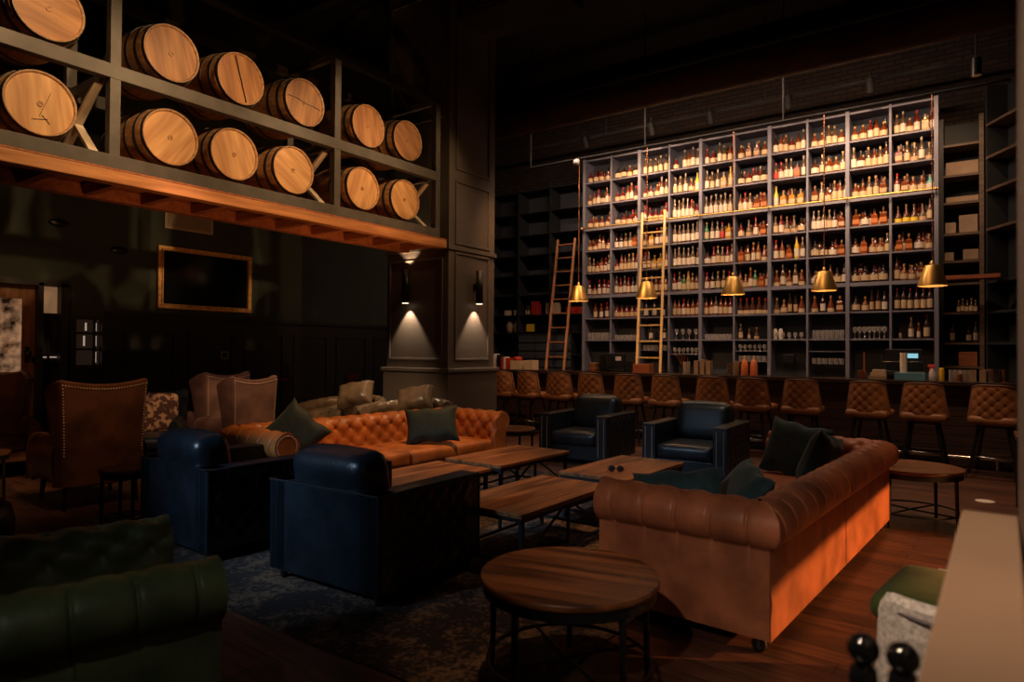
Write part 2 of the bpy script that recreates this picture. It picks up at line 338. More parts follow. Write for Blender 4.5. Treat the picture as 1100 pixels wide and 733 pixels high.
# door and sidelight at far left
d=thing('door_1',None,None,(-10.0,3.0,0)); d['kind']='structure'
lf=MB().box(-.12,-.06,.30,.46,0,2.30).box(-.12,-.06,-.4,.30,2.12,2.30).box(-.12,-.06,-.4,.30,0,1.18).box(-.12,-.06,-.4,-.26,1.18,2.12)
lf.build('door_leaf','doorw',d,bevel=.004)
MB().box(-.10,-.08,-.26,.30,1.18,2.12).build('glass_pane','lit',d)
hd=MB().tube((-.06,.36,1.42),(.0,.36,1.42),.012).sphere((.015,.36,1.42),.032).box(-.065,-.055,.335,.385,1.30,1.50); hd.build('door_handle','black',d)
tr=MB().box(-.14,.05,.44,.50,0,2.34).box(-.14,.05,.70,.78,0,2.34).box(-.14,.05,-.5,.78,2.30,2.38)
struct('trim_2',tr,'frame').location=(-10,3,0)
wi=thing('window_1',None,None,(-10,3,0)); wi['kind']='structure'
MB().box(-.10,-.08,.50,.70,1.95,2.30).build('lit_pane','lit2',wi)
MB().box(-.12,-.06,.50,.70,1.28,1.33).box(-.12,-.06,.585,.615,0,1.95).box(-.12,-.06,.50,.70,1.90,1.95).box(-.11,-.09,.50,.70,0,1.95).build('window_frame','frame',wi,bevel=.003)
MB().box(-.09,-.055,.505,.58,1.36,1.375).box(-.09,-.055,.62,.695,1.36,1.375).build('glow_sill','glow_w',wi)  # sill bars glow by emission, their brightness is painted on
wi=thing('window_2',None,None,(-10,4.055,1.24)); wi['kind']='structure'
fr=MB().box(-.08,.03,-.20,-.16,0,.68).box(-.08,.03,.16,.20,0,.68).box(-.08,.03,-.16,.16,.64,.68).box(-.08,.06,-.2,.2,-.03,.02).box(-.05,-.02,-.16,.16,.22,.25).box(-.05,-.02,-.16,.16,.44,.47).box(-.05,-.02,.07,.10,.02,.64)
fr.build('window_frame','frame',wi,bevel=.003)
MB().box(-.075,-.07,-.16,.16,.02,.64).build('glass_pane','dimglass',wi)
MB().box(-.068,-.06,-.02,0,.49,.60).box(-.068,-.06,-.04,-.02,.28,.42).box(-.068,-.06,.10,.125,.05,.20).box(-.068,-.06,.10,.125,.28,.42).box(-.068,-.06,.10,.125,.49,.60).build('glint_strip','glow_w',wi)  # glowing strips stand in for reflections on the pane
# pillar
pl=thing('wall_pillar',None,None,(0,0,0)); pl['kind']='structure'
PX0,PX1,PY0,PY1=-7.55,-6.3,7.28,8.38
MB().box(PX0,PX1,PY0,PY1,0,7.2).build('pillar_core','pillar',pl)
MB().box(PX0-.04,PX1+.04,PY0-.04,PY1+.04,0,1.17).box(PX0-.07,PX1+.07,PY0-.07,PY1+.07,1.17,1.23).box(PX0-.09,PX1+.09,PY0-.09,PY1+.09,0,.2).build('pillar_base','pillar',pl,bevel=.01)
def frameY(mb,x0,x1,z0,z1,y,t=.035,p=.02):   # moulding on a face looking to -Y
    mb.box(x0,x1,y-p,y,z0,z0+t).box(x0,x1,y-p,y,z1-t,z1).box(x0,x0+t,y-p,y,z0+t,z1-t).box(x1-t,x1,y-p,y,z0+t,z1-t)
def frameX(mb,y0,y1,z0,z1,x,t=.035,p=.02):
    mb.box(x,x+p,y0,y1,z0,z0+t).box(x,x+p,y0,y1,z1-t,z1).box(x,x+p,y0,y0+t,z0+t,z1-t).box(x,x+p,y1-t,y1,z0+t,z1-t)
mo=MB(); frameY(mo,-7.5,-6.4,1.34,2.85,PY0); frameX(mo,7.42,8.24,1.34,2.94,PX1); frameX(mo,7.42,8.24,3.05,4.0,PX1); frameX(mo,7.42,8.24,4.15,6.8,PX1); frameY(mo,-7.5,-6.4,4.9,6.8,PY0)
mo.box(PX0-.03,PX1+.03,PY0-.03,PY1+.03,2.96,3.02)
mo.build('moulding','pillar',pl,bevel=.006)
# sconces
def sconce(loc,rz,label):
    t=thing('wall_sconce',label,'wall lamp',loc,rz,)
    MB().lathe([(.05,-.25),(.055,-.25),(.055,.25),(.05,.25)],20,(0,-.10,0)).build('tube_shade','black',t)
    MB().box(-.03,.03,-.06,0,-.05,.05).build('wall_bracket','black',t)
    MB().lathe([(.048,-.257),(.048,-.252)],20,(0,-.10,0)).build('lamp_lens','sconce_lens',t)
    a=R(0)+rz; off=Vector((math.sin(rz)*.10,-math.cos(rz)*.10,0)); L=Vector(loc)+off
    return L
L=sconce((-7.06,PY0,2.45),0,'slim black cylinder wall lamp on the left face of the panelled pillar')
spot('sconce_light',L+Vector((0,0,-.27)),L+Vector((0,.30,-2)),46,76,(1,.72,.48),.5,.01)
spot('sconce_light',L+Vector((0,0,.27)),L+Vector((0,.2,2)),16,90,(1,.68,.40),.5,.01)
L=sconce((PX1,7.88,2.45),PI/2,'slim black cylinder wall lamp on the right face of the panelled pillar')
spot('sconce_light',L+Vector((0,0,-.27)),L+Vector((-.30,0,-2)),42,76,(1,.72,.48),.5,.01)
# near half wall, ledge and tall wall
struct('wall_ledge',MB().box(-.03,.07,-1,2.03,0,1.06),'nearwall')
o_=struct('trim_3',MB().box(-.044,.072,-3,0,-.04,0),'ledge',bevel=.006); o_.location=(0,2.06,1.10); o_.rotation_euler=(0,0,R(-1.15))
struct('wall_near_right',MB().box(.072,.45,-1,2.09,0,7.2),'nearwall',bevel=.01)
# ceiling services
for nm,yy,zz,rr,lab in (('duct',9.0,5.30,.22,'rusty round ceiling duct running above the bar'),):
    mesh_thing('ceiling_duct',MB().tube((-9.9,yy,zz),(1.4,yy,zz),rr,n=24),'rust',lab,'duct')
for i,(yy,zz,hh) in enumerate(((11.2,6.5,.35),(6.6,6.8,.4),(4.2,6.8,.4),(1.8,6.8,.4))):
    mesh_thing('ceiling_joist',MB().box(-9.9,1.4,yy-.08,yy+.08,zz,zz+hh),'dark',('dark ceiling joist nearest the brick wall above the bottles','dark ceiling joist behind the round duct','dark ceiling joist above the lounge tables','dark ceiling joist nearest the camera')[i],'joist')
hv=thing('air_handler','dark boxy air unit with slatted side hanging by the barrel rack','air unit',(-4.6,6.6,5.6))
MB().box(-.7,.7,-.35,.35,0,.5).build('casing','dark',hv,bevel=.02)
g=MB()
for k in range(9): g.box(-.6,.6,-.37,-.35,.04+k*.05,.06+k*.05)
g.build('grille','rust',hv)
mesh_thing('conduit',MB().tube((-6.9,10.3,4.93),(.3,10.3,4.93),.018,n=8).tube((-6.9,10.3,4.93),(-6.9,10.3,7.2),.014,n=6).tube((-2.4,10.3,4.93),(-2.4,10.3,7.2),.014,n=6).tube((-4.6,10.3,4.93),(-4.6,10.3,7.2),.014,n=6),'dark','thin conduit above the bar from which the brass pendants hang','pipe')
mesh_thing('conduit',MB().tube((-9.0,11.6,5.75),(.9,11.6,5.75),.025,n=8).tube((-3,11.6,5.75),(-3,11.6,7.2),.014,n=6).tube((-6,11.6,5.75),(-6,11.6,7.2),.014,n=6),'dark','dark horizontal pipe against the brick above the bottle shelf','pipe')
g=thing('glass_globe_lamp','small pale globe bulb on a conduit at upper left of bottle shelf','lamp',(-5.87,10.22,4.85))
MB().sphere((0,0,0),.06).build('globe','milk',g); MB().tube((0,0,.05),(0,.08,.09),.02).build('socket','black',g)
def can(loc,tgt,label,sl=.12):
    t=thing('track_spotlight',label,'spotlight',loc); q=(Vector(tgt)-Vector(loc)).normalized()
    MB().tube(-q*.02,q*.2,.055,.06,14).build('lamp_can','black',t); MB().tube((0,0,0),(0,0,sl),.01).build('stem','black',t)
    MB().tube(q*.19,q*.203,.056,.056,14).build('lamp_rim','chrome',t)
for x,lab in ((-6.4,'black track spotlight above the left end of bottle shelf'),(-5.0,'black track spotlight second from left above the bottle shelf'),(-3.9,'black track spotlight third from left above the bottle shelf'),(-2.6,'black track spotlight third from right above the bottle shelf'),(-1.4,'black track spotlight second from right above bottle shelf')):
    can((x,11.45,5.72),(x,12.3,4.4),lab)
can((-.05,10.2,5.22),(-.05,10.1,3.0),'pale rimmed spotlight can hanging right of the bottle shelf top',1.96)
# ================================================================ BARREL RACK
RX=-6.2
rk=thing('barrel_rack','dark steel two-tier barrel rack above the left seating','rack',(0,0,0))
for yy in (-.05,2.7,5.16,6.93):
    MB().box(RX-.09,RX,yy-.045,yy+.045,3.07,5.05).build('post','steel',rk,bevel=.004)
    MB().box(RX-.98,RX-.90,yy-.045,yy+.045,3.07,5.05).build('rear_post','steel',rk,bevel=.004)
for z0,z1,nm in ((3.07,3.19,'lower_rail'),(3.86,3.985,'middle_rail'),(4.93,5.03,'top_rail')):
    MB().box(RX-.085,RX+.005,-.5,6.97,z0,z1).build(nm,'black' if nm=='top_rail' else 'steel',rk,bevel=.004)
    MB().box(RX-.98,RX-.90,-.5,6.97,z0,z1).build(nm,'steel',rk,bevel=.004)
for yy in (-.05,2.7,5.16,6.93):
    for z in (3.13,3.92,4.98): MB().box(RX-.92,RX-.08,yy-.03,yy+.03,z-.04,z+.04).build('cross_bar','steel',rk)
for y0 in (2.61,5.06,6.82):
    MB().bar((RX-.85,y0-.04,3.2),(RX-.1,y0-.01,3.82),.07,.03).build('brace','lsteel',rk)
    MB().bar((RX-.85,y0+.0,3.82),(RX-.1,y0-.04,3.2),.07,.03).build('brace','lsteel',rk)
    MB().bar((RX-.985,y0-.12,3.19),(RX-.985,y0-.02,3.95),.06,.02).build('brace','lsteel',rk)
bm=thing('timber_deck','orange-lit timber beams and planks carrying the barrel rack','beam',(0,0,0))
MB().box(RX-.10,RX+.02,-.6,7.1,2.94,3.05).build('front_beam','beam',bm,bevel=.008)
MB().box(RX-.82,RX-.70,-.6,7.1,2.93,3.05).build('rear_beam','joist',bm,bevel=.008)
for k in range(15):
    yy=-.35+k*.52; MB().box(RX-.70,RX-.10,yy-.04,yy+.04,2.94,3.04).build('joist','joist',bm,bevel=.004)
MB().box(RX-1.0,RX+.02,-.6,7.1,3.052,3.068).build('deck_boards','joist',bm)
def barrel_proto(y,z,mt,label):
    t=thing('oak_barrel',label,'barrel',(-6.28,y,z),0,'oak barrels on the steel rack')
    Lb=.88; n=36
    prof=[]
    for k in range(13):
        u=k/12; r=.262+.058*math.sin(PI*u)**1.0; prof.append((r,-Lb*u))
    MB().lathe([(.245,-.03),(.262,0)]+prof[1:]+[(.245,-Lb+.03)],n,axis='x',capb=False,capt=False).build('staves','stave',t)
    MB().lathe([(.001,-.028),(.25,-.028),(.25,-.04),(.001,-.04)],n,axis='x',smooth=False,capb=False,capt=False).build('barrel_head',mt,t)
    MB().lathe([(.001,-Lb+.028),(.25,-Lb+.028),(.25,-Lb+.04),(.001,-Lb+.04)],n,axis='x',smooth=False,capb=False,capt=False).build('rear_head','stave',t)
    for u0,wd in ((.008,.035),(.13,.035),(.29,.032),(.68,.032),(.84,.035),(.95,.035)):
        f=lambda u:.262+.058*math.sin(PI*u)
        u1=u0+wd/Lb; MB().lathe([(f(u0)-.004,-Lb*u0),(f(u0)+.004,-Lb*u0),(f(u1)+.004,-Lb*u1),(f(u1)-.004,-Lb*u1)],n,axis='x',smooth=False,capb=False,capt=False).build('hoop','hoop',t)
    MB().lathe([(.024,-.03),(.024,-.022),(.012,-.022),(.012,-.026)],14,axis='x',smooth=False).build('bung','stave',t)
    return t
low=[(-1.2,'x'),(1.42,'out'),(2.17,'lower barrel nearest the camera with a dark cross mark'),(3.24,'lower-tier barrel just right of the first rack post'),(3.9,'lower-tier barrel in the middle of the three-barrel bay'),(4.62,'lower-tier barrel just left of the second rack post'),(5.64,'lower-tier barrel just right of the second rack post'),(6.38,'lower-tier barrel at the pillar end of the rack')]
upp=[(2.22,'upper barrel nearest the camera with round dark bung'),(3.24,'upper-tier barrel just right of the first rack post'),(3.96,'upper-tier barrel in the middle bay with a dark vertical stripe'),(4.76,'upper-tier barrel just left of the second rack post with a dark seam'),(5.72,'upper-tier barrel just right of the second rack post'),(6.42,'upper-tier barrel at the dark pillar end of the rack')]
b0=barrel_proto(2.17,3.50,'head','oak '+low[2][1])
bd=None; UPB=[]
for y,l in low[3:]: dup(b0,(-6.28,y,3.505),0,'oak '+l)
for i,(y,l) in enumerate(upp):
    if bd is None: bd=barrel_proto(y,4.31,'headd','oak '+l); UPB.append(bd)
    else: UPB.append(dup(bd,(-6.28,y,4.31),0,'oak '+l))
# give every barrel its own roll
k=0
for o in list(C.objects):
    if o.name.startswith('oak_barrel'): o.rotation_euler=(R([8,-35,20,60,-15,40,80,15,-30,-100,10,50][k%12]),0,0); k+=1
def strokes(name,parent,segs,x,wd,m='frame'):
    mb=MB()
    for (y0,z0,y1,z1) in segs: mb.bar((x,y0,z0),(x,y1,z1),wd,.002)
    return mb.build(name,m,parent)
strokes('dark_mark',b0,[(-.02,-.10,.09,.10),(-.08,-.13,.04,-.12),(.0,-.09,.05,-.16)],-.026,.010)
strokes('dark_stripe',UPB[2],[(.0,-.235,.0,.235)],-.026,.035,'hoop')
UPB[2].rotation_euler=(R(16),0,0)
strokes('dark_seam',UPB[3],[(-.22,.0,-.10,.012),(-.10,.012,.02,.0),(.02,.0,.12,.014),(.12,.014,.22,.004)],-.026,.012)
UPB[3].rotation_euler=(R(-8),0,0)
# vent, picture, outlet, ovals on the left wall
v=thing('air_vent','pale rectangular wall vent above the gilt-framed picture','vent',(-9.99,5.44,3.52))
MB().box(0,.02,-.38,.38,-.22,-.18).box(0,.02,-.38,.38,.18,.22).box(0,.02,-.38,-.35,-.18,.18).box(0,.02,.35,.38,-.18,.18).build('vent_frame','vent',v)
g=MB()
for k in range(14): g.box(.0,.012,-.35,.35,-.17+k*.025,-.155+k*.025)
g.build('slats','vent',v)
p=thing('framed_picture','dark glazed picture in a gilt frame on the green wall','picture',(-9.99,5.73,2.56))
HW,HH=.77,.47
MB().box(0,.05,-HW,HW,HH-.05,HH).box(0,.05,-HW,HW,-HH,-HH+.05).box(0,.05,-HW,-HW+.05,-HH+.05,HH-.05).box(0,.05,HW-.05,HW,-HH+.05,HH-.05).build('picture_frame','gold',p,bevel=.008)
MB().box(0,.062,-HW+.055,HW-.055,HH-.07,HH-.055).box(0,.062,-HW+.055,HW-.055,-HH+.055,-HH+.07).box(0,.062,-HW+.055,-HW+.07,-HH+.07,HH-.07).box(0,.062,HW-.07,HW-.055,-HH+.07,HH-.07).build('inner_moulding','gold',p)
MB().box(0,.02,-HW+.05,HW-.05,-HH+.05,HH-.05).build('picture_glass','pic',p)
for y,z,l in ((4.43,2.88,'small dark oval fixture on green wall left of the picture'),(3.67,3.15,'small dark oval fixture high above the door sidelight')):
    mesh_thing('oval_speaker',MB().lathe([(.001,0),(.12,0),(.12,.03),(.10,.045),(.001,.045)],24,axis='x'),'dplast',l,'speaker',(-10,y,z)).scale=(1,1,.42)
o=thing('wall_outlet','small square pale-rimmed outlet plate on the black wainscot','outlet',(-9.968,6.04,1.39))
MB().box(0,.01,-.06,.06,.045,.06).box(0,.01,-.06,.06,-.06,-.045).box(0,.01,-.06,-.045,-.045,.045).box(0,.01,.045,.06,-.045,.045).build('plate_rim','white',o)
MB().box(0,.006,-.045,.045,-.045,.045).build('socket_face','dplast',o)
# ================================================================ BOTTLE WALL
SX0,SX1=-6.815,-.575; SY0,SY1=12.2,12.56
cw=(SX1-SX0)/10; XS=[SX0+cw*i for i in range(11)]
ZS=[1.72,2.17,2.65,3.12,3.58,4.06,4.54,5.01,5.49]
bs=thing('bottle_shelving','tall grey-violet bottle shelving of ten bays behind the bar','shelving',(0,0,0))
for i,x in enumerate(XS):
    t=.030 if i%2==0 else .017
    MB().box(x-t,x+t,SY0-(.012 if i%2==0 else 0),SY1,.0,5.515).build('upright','shelf',bs,bevel=.002)
for j,z in enumerate(ZS):
    t=.03 if z in(2.65,4.06) else .016 if z<5.4 else .024
    z0=z-t*1.2; zt=z+.006
    sh=MB()
    for i in range(10):
        a=.030 if i%2==0 else .017; b=.030 if i%2==1 else .017
        sh.box(XS[i]+a,XS[i+1]-b,SY0+.004,SY1-.001,z0-(.02 if t==.03 else 0),zt)
    sh.build('shelf_board','shelf',bs,bevel=.002)
MB().box(SX0,SX1,SY1,SY1+.02,0,5.515).build('back_panel','shelfin',bs)
MB().box(SX0+.03,SX1-.03,11.6,SY0-.02,.0,.92).build('base_cabinet','dshelf',bs)
for i,z in ((3,1.45),(5,1.52),(5,1.33),(7,1.52),(2,1.52)): MB().box(XS[i]+.03,XS[i+1]-.03,SY0+.01,SY1-.01,z-.012,z).build('shelf_board','shelf',bs)
rl_=thing('ladder_rail','brass ladder rail across the middle of the bottle shelving','rail',(0,0,0))
MB().tube((SX0,12.10,4.045),(SX1+.03,12.10,4.045),.017,n=12).build('rail_tube','brass',rl_)
for i in range(0,11,2): MB().tube((XS[i],12.188,4.045),(XS[i],12.10,4.045),.012).sphere((XS[i],12.10,4.045),.028).build('rail_bracket','brass',rl_)
# ---- bottle kinds
def pm(name,c,r=.18,spec=.6): return mat(name,c,r,spec=spec,coat=.3)
LQ={'amber':(.17,.038,.008),'dark':(.030,.012,.008),'clear':(.10,.055,.026),'red':(.15,.014,.009),'gold':(.50,.26,.04),'brown':(.08,.022,.010),'yellow':(.75,.5,.03),'teal':(.20,.50,.45),'orange':(.28,.06,.012),'green':(.04,.16,.06),'white':(.6,.5,.4)}
for k,c in LQ.items(): M['q_'+k]=pm(k+'_bottle_glass',c)
LB={'cream':(.64,.47,.28),'white':(.74,.63,.50),'black':(.03,.025,.025),'red':(.55,.05,.03),'orange':(.55,.17,.04),'yellow':(.80,.58,.05),'tan':(.55,.36,.20)}
for k,c in LB.items(): M['l_'+k]=mat(k+'_label',c,.6)
CP={'black':(.02,.018,.018),'gold':(.42,.26,.09),'red':(.40,.02,.022),'white':(.34,.27,.2),'cork':(.30,.18,.09)}
for k,c in CP.items(): M['c_'+k]=mat(k+'_cap',c,.4)
SH={ # shape: (radius, height, profile fn, segments)
 'round':(.041,.315,12),'squat':(.054,.24,12),'square':(.048,.265,4),'tall':(.039,.35,12),'wide':(.064,.25,8),'slim':(.033,.335,12),'bell':(.052,.275,12)}
def bottle_prof(sh):
    r,h,n=SH[sh]
    if sh=='square': r=r*1.3; return [(r*.95,0),(r,.01),(r,h*.60),(r*.8,h*.66),(.018,h*.70),(.015,h*.88)],(h*.16,h*.42),(h*.84,h),n,r
    if sh=='bell': return [(r,0),(r,h*.30),(r*.85,h*.46),(.02,h*.66),(.016,h*.88)],(h*.04,h*.26),(h*.86,h),n,r
    if sh=='squat': return [(r*.9,0),(r,.012),(r,h*.46),(r*.8,h*.58),(.02,h*.68),(.018,h*.86)],(h*.10,h*.42),(h*.82,h),n,r
    if sh=='wide': return [(r*.9,0),(r,.01),(r,h*.55),(r*.6,h*.66),(.02,h*.70),(.018,h*.84)],(h*.12,h*.46),(h*.80,h),n,r
    return [(r*.92,0),(r,.01),(r,h*.56),(r*.75,h*.66),(.016,h*.74),(.014,h*.92)],(h*.10,h*.46),(h*.88,h),n,r
KN={ # code: shape, liquid, label, cap, words
'a':('round','amber','cream','black'),'A':('squat','amber','cream','gold'),'b':('square','amber','tan','cork'),'d':('round','dark','white','black'),
'c':('tall','clear','white','white'),'C':('round','clear','cream','gold'),'r':('round','red','white','red'),'R':('squat','red','cream','black'),
'g':('tall','gold','cream','gold'),'G':('square','gold','cream','cork'),'p':('wide','brown','white','black'),'P':('wide','dark','cream','black'),
'w':('tall','brown','cream','black'),'W':('tall','dark','cream','red'),'k':('bell','brown','cream','red'),'K':('bell','clear','tan','gold'),
't':('squat','teal','white','white'),'y':('tall','yellow','white','gold'),'Y':('bell','brown','yellow','gold'),'o':('square','orange','orange','black'),
'O':('square','amber','orange','cork'),'s':('slim','amber','white','gold'),'S':('slim','dark','tan','black'),'e':('round','green','cream','gold'),
'm':('bell','amber','cream','gold'),'v':('round','clear','red','red')}
BP={}
def bproto(code):
    sh,lq,lb,cp=KN[code]; prof,lz,cz,n,r=bottle_prof(sh)
    me={}
    def mk(mb,nm,mt):
        x=bpy.data.meshes.new(nm); x.from_pydata(mb.v,[],mb.f); x.polygons.foreach_set('use_smooth',mb.sm if n>4 else [False]*len(mb.f)); x.materials.append(M[mt]); return x
    body=MB().lathe(prof,n); e=.0012
    lab=MB().lathe([(r+e,lz[0]),(r+e,lz[1])],n,capb=False,capt=False)
    cap=MB().lathe([(.017,cz[0]),(.017,cz[1])],8)
    return (mk(body,'bottle_body','q_'+lq),mk(lab,'bottle_label','l_'+lb),mk(cap,'bottle_cap','c_'+cp),r)
for c in KN: BP[c]=bproto(c)
ROWS=[ # top row first, ten bays each
['RRRR','PPAPp','CCCCC','R.cacc','rRcCa','AbbA','daCRac','AACCAACa','AAraArG','CcArGraCr'],
['AarPsa','RRaskR','RRAcC','CCcAy','cCcGgG','PRpPR','vrccoc','pCAACp','cpCaCw','bCKcKC'],
['RRAR','PRRRA','rRRRr','ccccrR','ccccC','arCOOp','yGGGGG','bCACac','AACCbb','rbAAt'],
['ARaaR','ddCCo','AGrCC','cccccc','eccvG','RKrO','CrKKPs','cccCdb','OpoObCc','YYYKww'],
['CCRarc','RaaCCr','rCGa','cccccc','prCCrc','oasam','raoyc','PPpOPp','poAACp','OOpAPA'],
['rRrr','crcrdc','GCaa','rcegCa','rdCr','aAseoa','mcmcm','pPaPd','PPPPPP','wAAbbCp'],
['.arr','RRRRR','ddd','aaraaaa','aacaar','kkkkkk','KASm','mdmb','PASd','WWWWW']]
ORD=['leftmost','second','third','fourth','fifth','sixth','seventh','eighth','ninth','tenth']
RN=['top shelf row','second row down','third row down','fourth row down','fifth row down','sixth row down','seventh row down']
COLW=lambda c:'leftmost bay' if c==0 else 'rightmost bay' if c==9 else ORD[c]+' bay'
items=[]
rg=random.Random(3)
for ri,row in enumerate(ROWS):
    z=ZS[7-ri]+.007
    for ci,cell in enumerate(row):
        n=len(cell); x0,x1=XS[ci]+.045,XS[ci+1]-.04
        rs=[BP[c][3] if c!='.' else .03 for c in cell]
        while cell and '.' not in cell and n>3 and sum(2*r for r in rs)+2*rs[n//2]+.010*n<x1-x0: cell=cell[:n//2]+cell[n//2]+cell[n//2:]; rs=rs[:n//2]+[rs[n//2]]+rs[n//2:]; n+=1
        while sum(2*r for r in rs)>x1-x0+.02: cell=cell[:-1]; rs=rs[:-1]; n-=1
        tot=sum(2*r for r in rs); gap=(x1-x0-tot)/(n+.2) if n else 0; x=x0+gap*.4
        for bi,c in enumerate(cell):
            x+=rs[bi]
            if c!='.': items.append((x+rg.uniform(-.004,.004),SY0+.075+rg.uniform(0,.03),z,c,ri,ci,bi,rg.uniform(-.2,.2),.94+rg.random()*.12,True))
            x+=rs[bi]+max(0.004,gap)
items.sort(key=lambda t:t[0]**2+t[1]**2+(t[2]-1.5)**2)
WL={'round':'','squat':'squat ','square':'square ','tall':'tall ','wide':'wide squat ','slim':'slim ','bell':'bell-shaped '}
stuff=MB(); sv={}
def addstuff(x,y,z,c,s):
    for me in BP[c][:3]:
        k=me.materials[0].name; sv.setdefault(k,[me.materials[0],[],[]])
        o=len(sv[k][1]); sv[k][1].extend([(x+v.co.x*s,y+v.co.y*s,z+v.co.z*s) for v in me.vertices]); sv[k][2].extend([tuple(i+o for i in p.vertices) for p in me.polygons])
used=0
for it in items:
    x,y,z,c,ri,ci,bi,rz,s,fr_=it
    if used<300:
        used+=1; sh,lq,lb,cp=KN[c]
        o=bpy.data.objects.new('liquor_bottle',BP[c][0]); C.objects.link(o); o.location=(x,y,z); o.rotation_euler=(0,0,rz if KN[c][0]!='square' else rz*.3); o.scale=(s**.4*1.03,s**.4*1.03,s*1.06)
        tag(o,f'{WL[sh]}{lq} bottle with {lb} label, {ORD[bi]} in the {COLW(ci)}, {RN[ri]}','bottle','bottles in the '+RN[ri])
        a=bpy.data.objects.new('label',BP[c][1]); C.objects.link(a); a.parent=o
        b=bpy.data.objects.new('cap',BP[c][2]); C.objects.link(b); b.parent=o
    else: addstuff(x,y,z,c,s)
# second rank of bottles standing behind the front rank
for ri in range(6):
    for ci in range(10):
        for q in range(rg.randint(4,7)):
            x=XS[ci]+.08+rg.random()*(cw-.16); addstuff(x,SY0+.21,ZS[7-ri]+.007,rg.choice('aRwrdAmSbs'),1)
allv=[];allf=[];mats=[];mi=[]
for k,(m_,vs,fs) in sv.items():
    o=len(allv); allv+=vs; allf+=[tuple(i+o for i in f) for f in fs]; mi+=[len(mats)]*len(fs); mats.append(m_)
me=bpy.data.meshes.new('distant_bottles'); me.from_pydata(allv,[],allf)
for m_ in mats: me.materials.append(m_)
me.polygons.foreach_set('material_index',mi); me.update()
o=bpy.data.objects.new('distant_bottles',me); C.objects.link(o); tag(o,'bottles crowding the far left bays and the ranks behind on the shelving','bottles',None,'stuff')
# ---- glassware
def gmesh(nm,prof,n=10,m='glass'):
    mb=MB().lathe(prof,n,capb=True,capt=False); me=bpy.data.meshes.new(nm); me.from_pydata(mb.v,[],mb.f); me.polygons.foreach_set('use_smooth',mb.sm); me.materials.append(M[m]); return me
G={'tumbler':gmesh('tumbler',[(.034,0),(.036,.01),(.040,.10)]),'highball':gmesh('highball',[(.030,0),(.031,.01),(.034,.15)]),
'wine':gmesh('wine',[(.034,0),(.034,.004),(.005,.008),(.005,.09),(.030,.12),(.038,.15),(.030,.20)]),'snifter':gmesh('snifter',[(.028,0),(.028,.004),(.006,.008),(.006,.03),(.032,.055),(.034,.08),(.022,.12)])}
def glasses(kind,i,j,z,n,y,where,rows=1,lab=None):
    x0=XS[i]+.06; x1=XS[j]-.06
    for q in range(n):
        o=bpy.data.objects.new(kind+'_glass',G[kind]); C.objects.link(o); o.location=(x0+(x1-x0)*(q+.5)/n,y+random.uniform(-.01,.01),z)
        tag(o,f'clear {kind} glass in the row {where}','glass',f'{kind} glasses {where}')
z7=ZS[0]+.007
glasses('highball',0,1,z7,7,12.29,'in the leftmost bay, eighth row down'); glasses('tumbler',1,2,z7,7,12.29,'in the second bay, eighth row down')
glasses('wine',3,4,z7,4,12.30,'in the fourth bay, eighth row down'); glasses('tumbler',4,5,z7,7,12.29,'in the fifth bay, eighth row down')
glasses('snifter',6,7,z7,5,12.29,'in the seventh bay, eighth row down'); glasses('highball',7,8,z7,7,12.29,'in the eighth bay, eighth row down')
glasses('wine',8,9,z7,7,12.29,'in the ninth bay, eighth row down')
glasses('snifter',5,6,1.52,6,12.28,'on the small shelf, sixth bay'); glasses('tumbler',5,6,1.33,6,12.28,'on the lowest shelf, sixth bay')
glasses('snifter',3,4,1.45,6,12.28,'on the small shelf, fourth bay'); glasses('tumbler',2,3,1.52,6,12.28,'behind the tall ladder, third bay')
def item(code,x,z,lab,y=SY0+.09,s=1):
    o=bpy.data.objects.new('liquor_bottle' ,BP[code][0]); C.objects.link(o); o.location=(x,y,z); o.scale=(s,s,s); tag(o,lab,'bottle')
    for q,nm in ((1,'label'),(2,'cap')):
        a=bpy.data.objects.new(nm,BP[code][q]); C.objects.link(a); a.parent=o
item('S',XS[9]+.13,z7,'small dark bottle, leftmost in rightmost bay, eighth row down',s=.6)
item('c',XS[9]+.28,z7,'pale bottle with white label, rightmost bay, eighth row down'); item('s',XS[9]+.38,z7,'slim amber bottle between two taller ones, rightmost bay, eighth row',s=.75)
item('W',XS[9]+.49,z7,'tallest dark bottle with cream label, rightmost bay, eighth row down',s=1.1)
item('d',XS[2]+.22,z7,'dark bottle with white label, left one behind the tall ladder',s=.95); item('d',XS[2]+.5,z7,'dark bottle with white label right of the tall ladder',s=.95)
item('C',XS[5]+.10,z7,'clear bottle with pale label, leftmost in sixth bay, eighth row',s=.9); item('K',XS[5]+.38,z7,'bell-shaped clear decanter in sixth bay, eighth row down',s=.8); item('C',XS[5]+.25,z7,'small clear bottle in sixth bay, eighth row down',s=.6)
for x,l in ((XS[6]+.08,'left one of two leaning cream shaker tins, seventh bay, eighth row'),(XS[6]+.17,'right one of two leaning cream shaker tins, seventh bay, eighth row')):
    mesh_thing('shaker_tin',MB().lathe([(.03,0),(.038,.12),(.03,.17),(.012,.19)],14),'white',l,'shaker',(x,12.3,z7))
mesh_thing('glassware_stack',MB().box(-.1,.1,-.05,.05,0,.16),'dplast','dark square box in the seventh bay above the counter','box',(XS[6]+.30,12.32,1.3),bevel=.01)
glasses('tumbler',7,8,1.30,6,12.28,'at counter level, eighth bay')
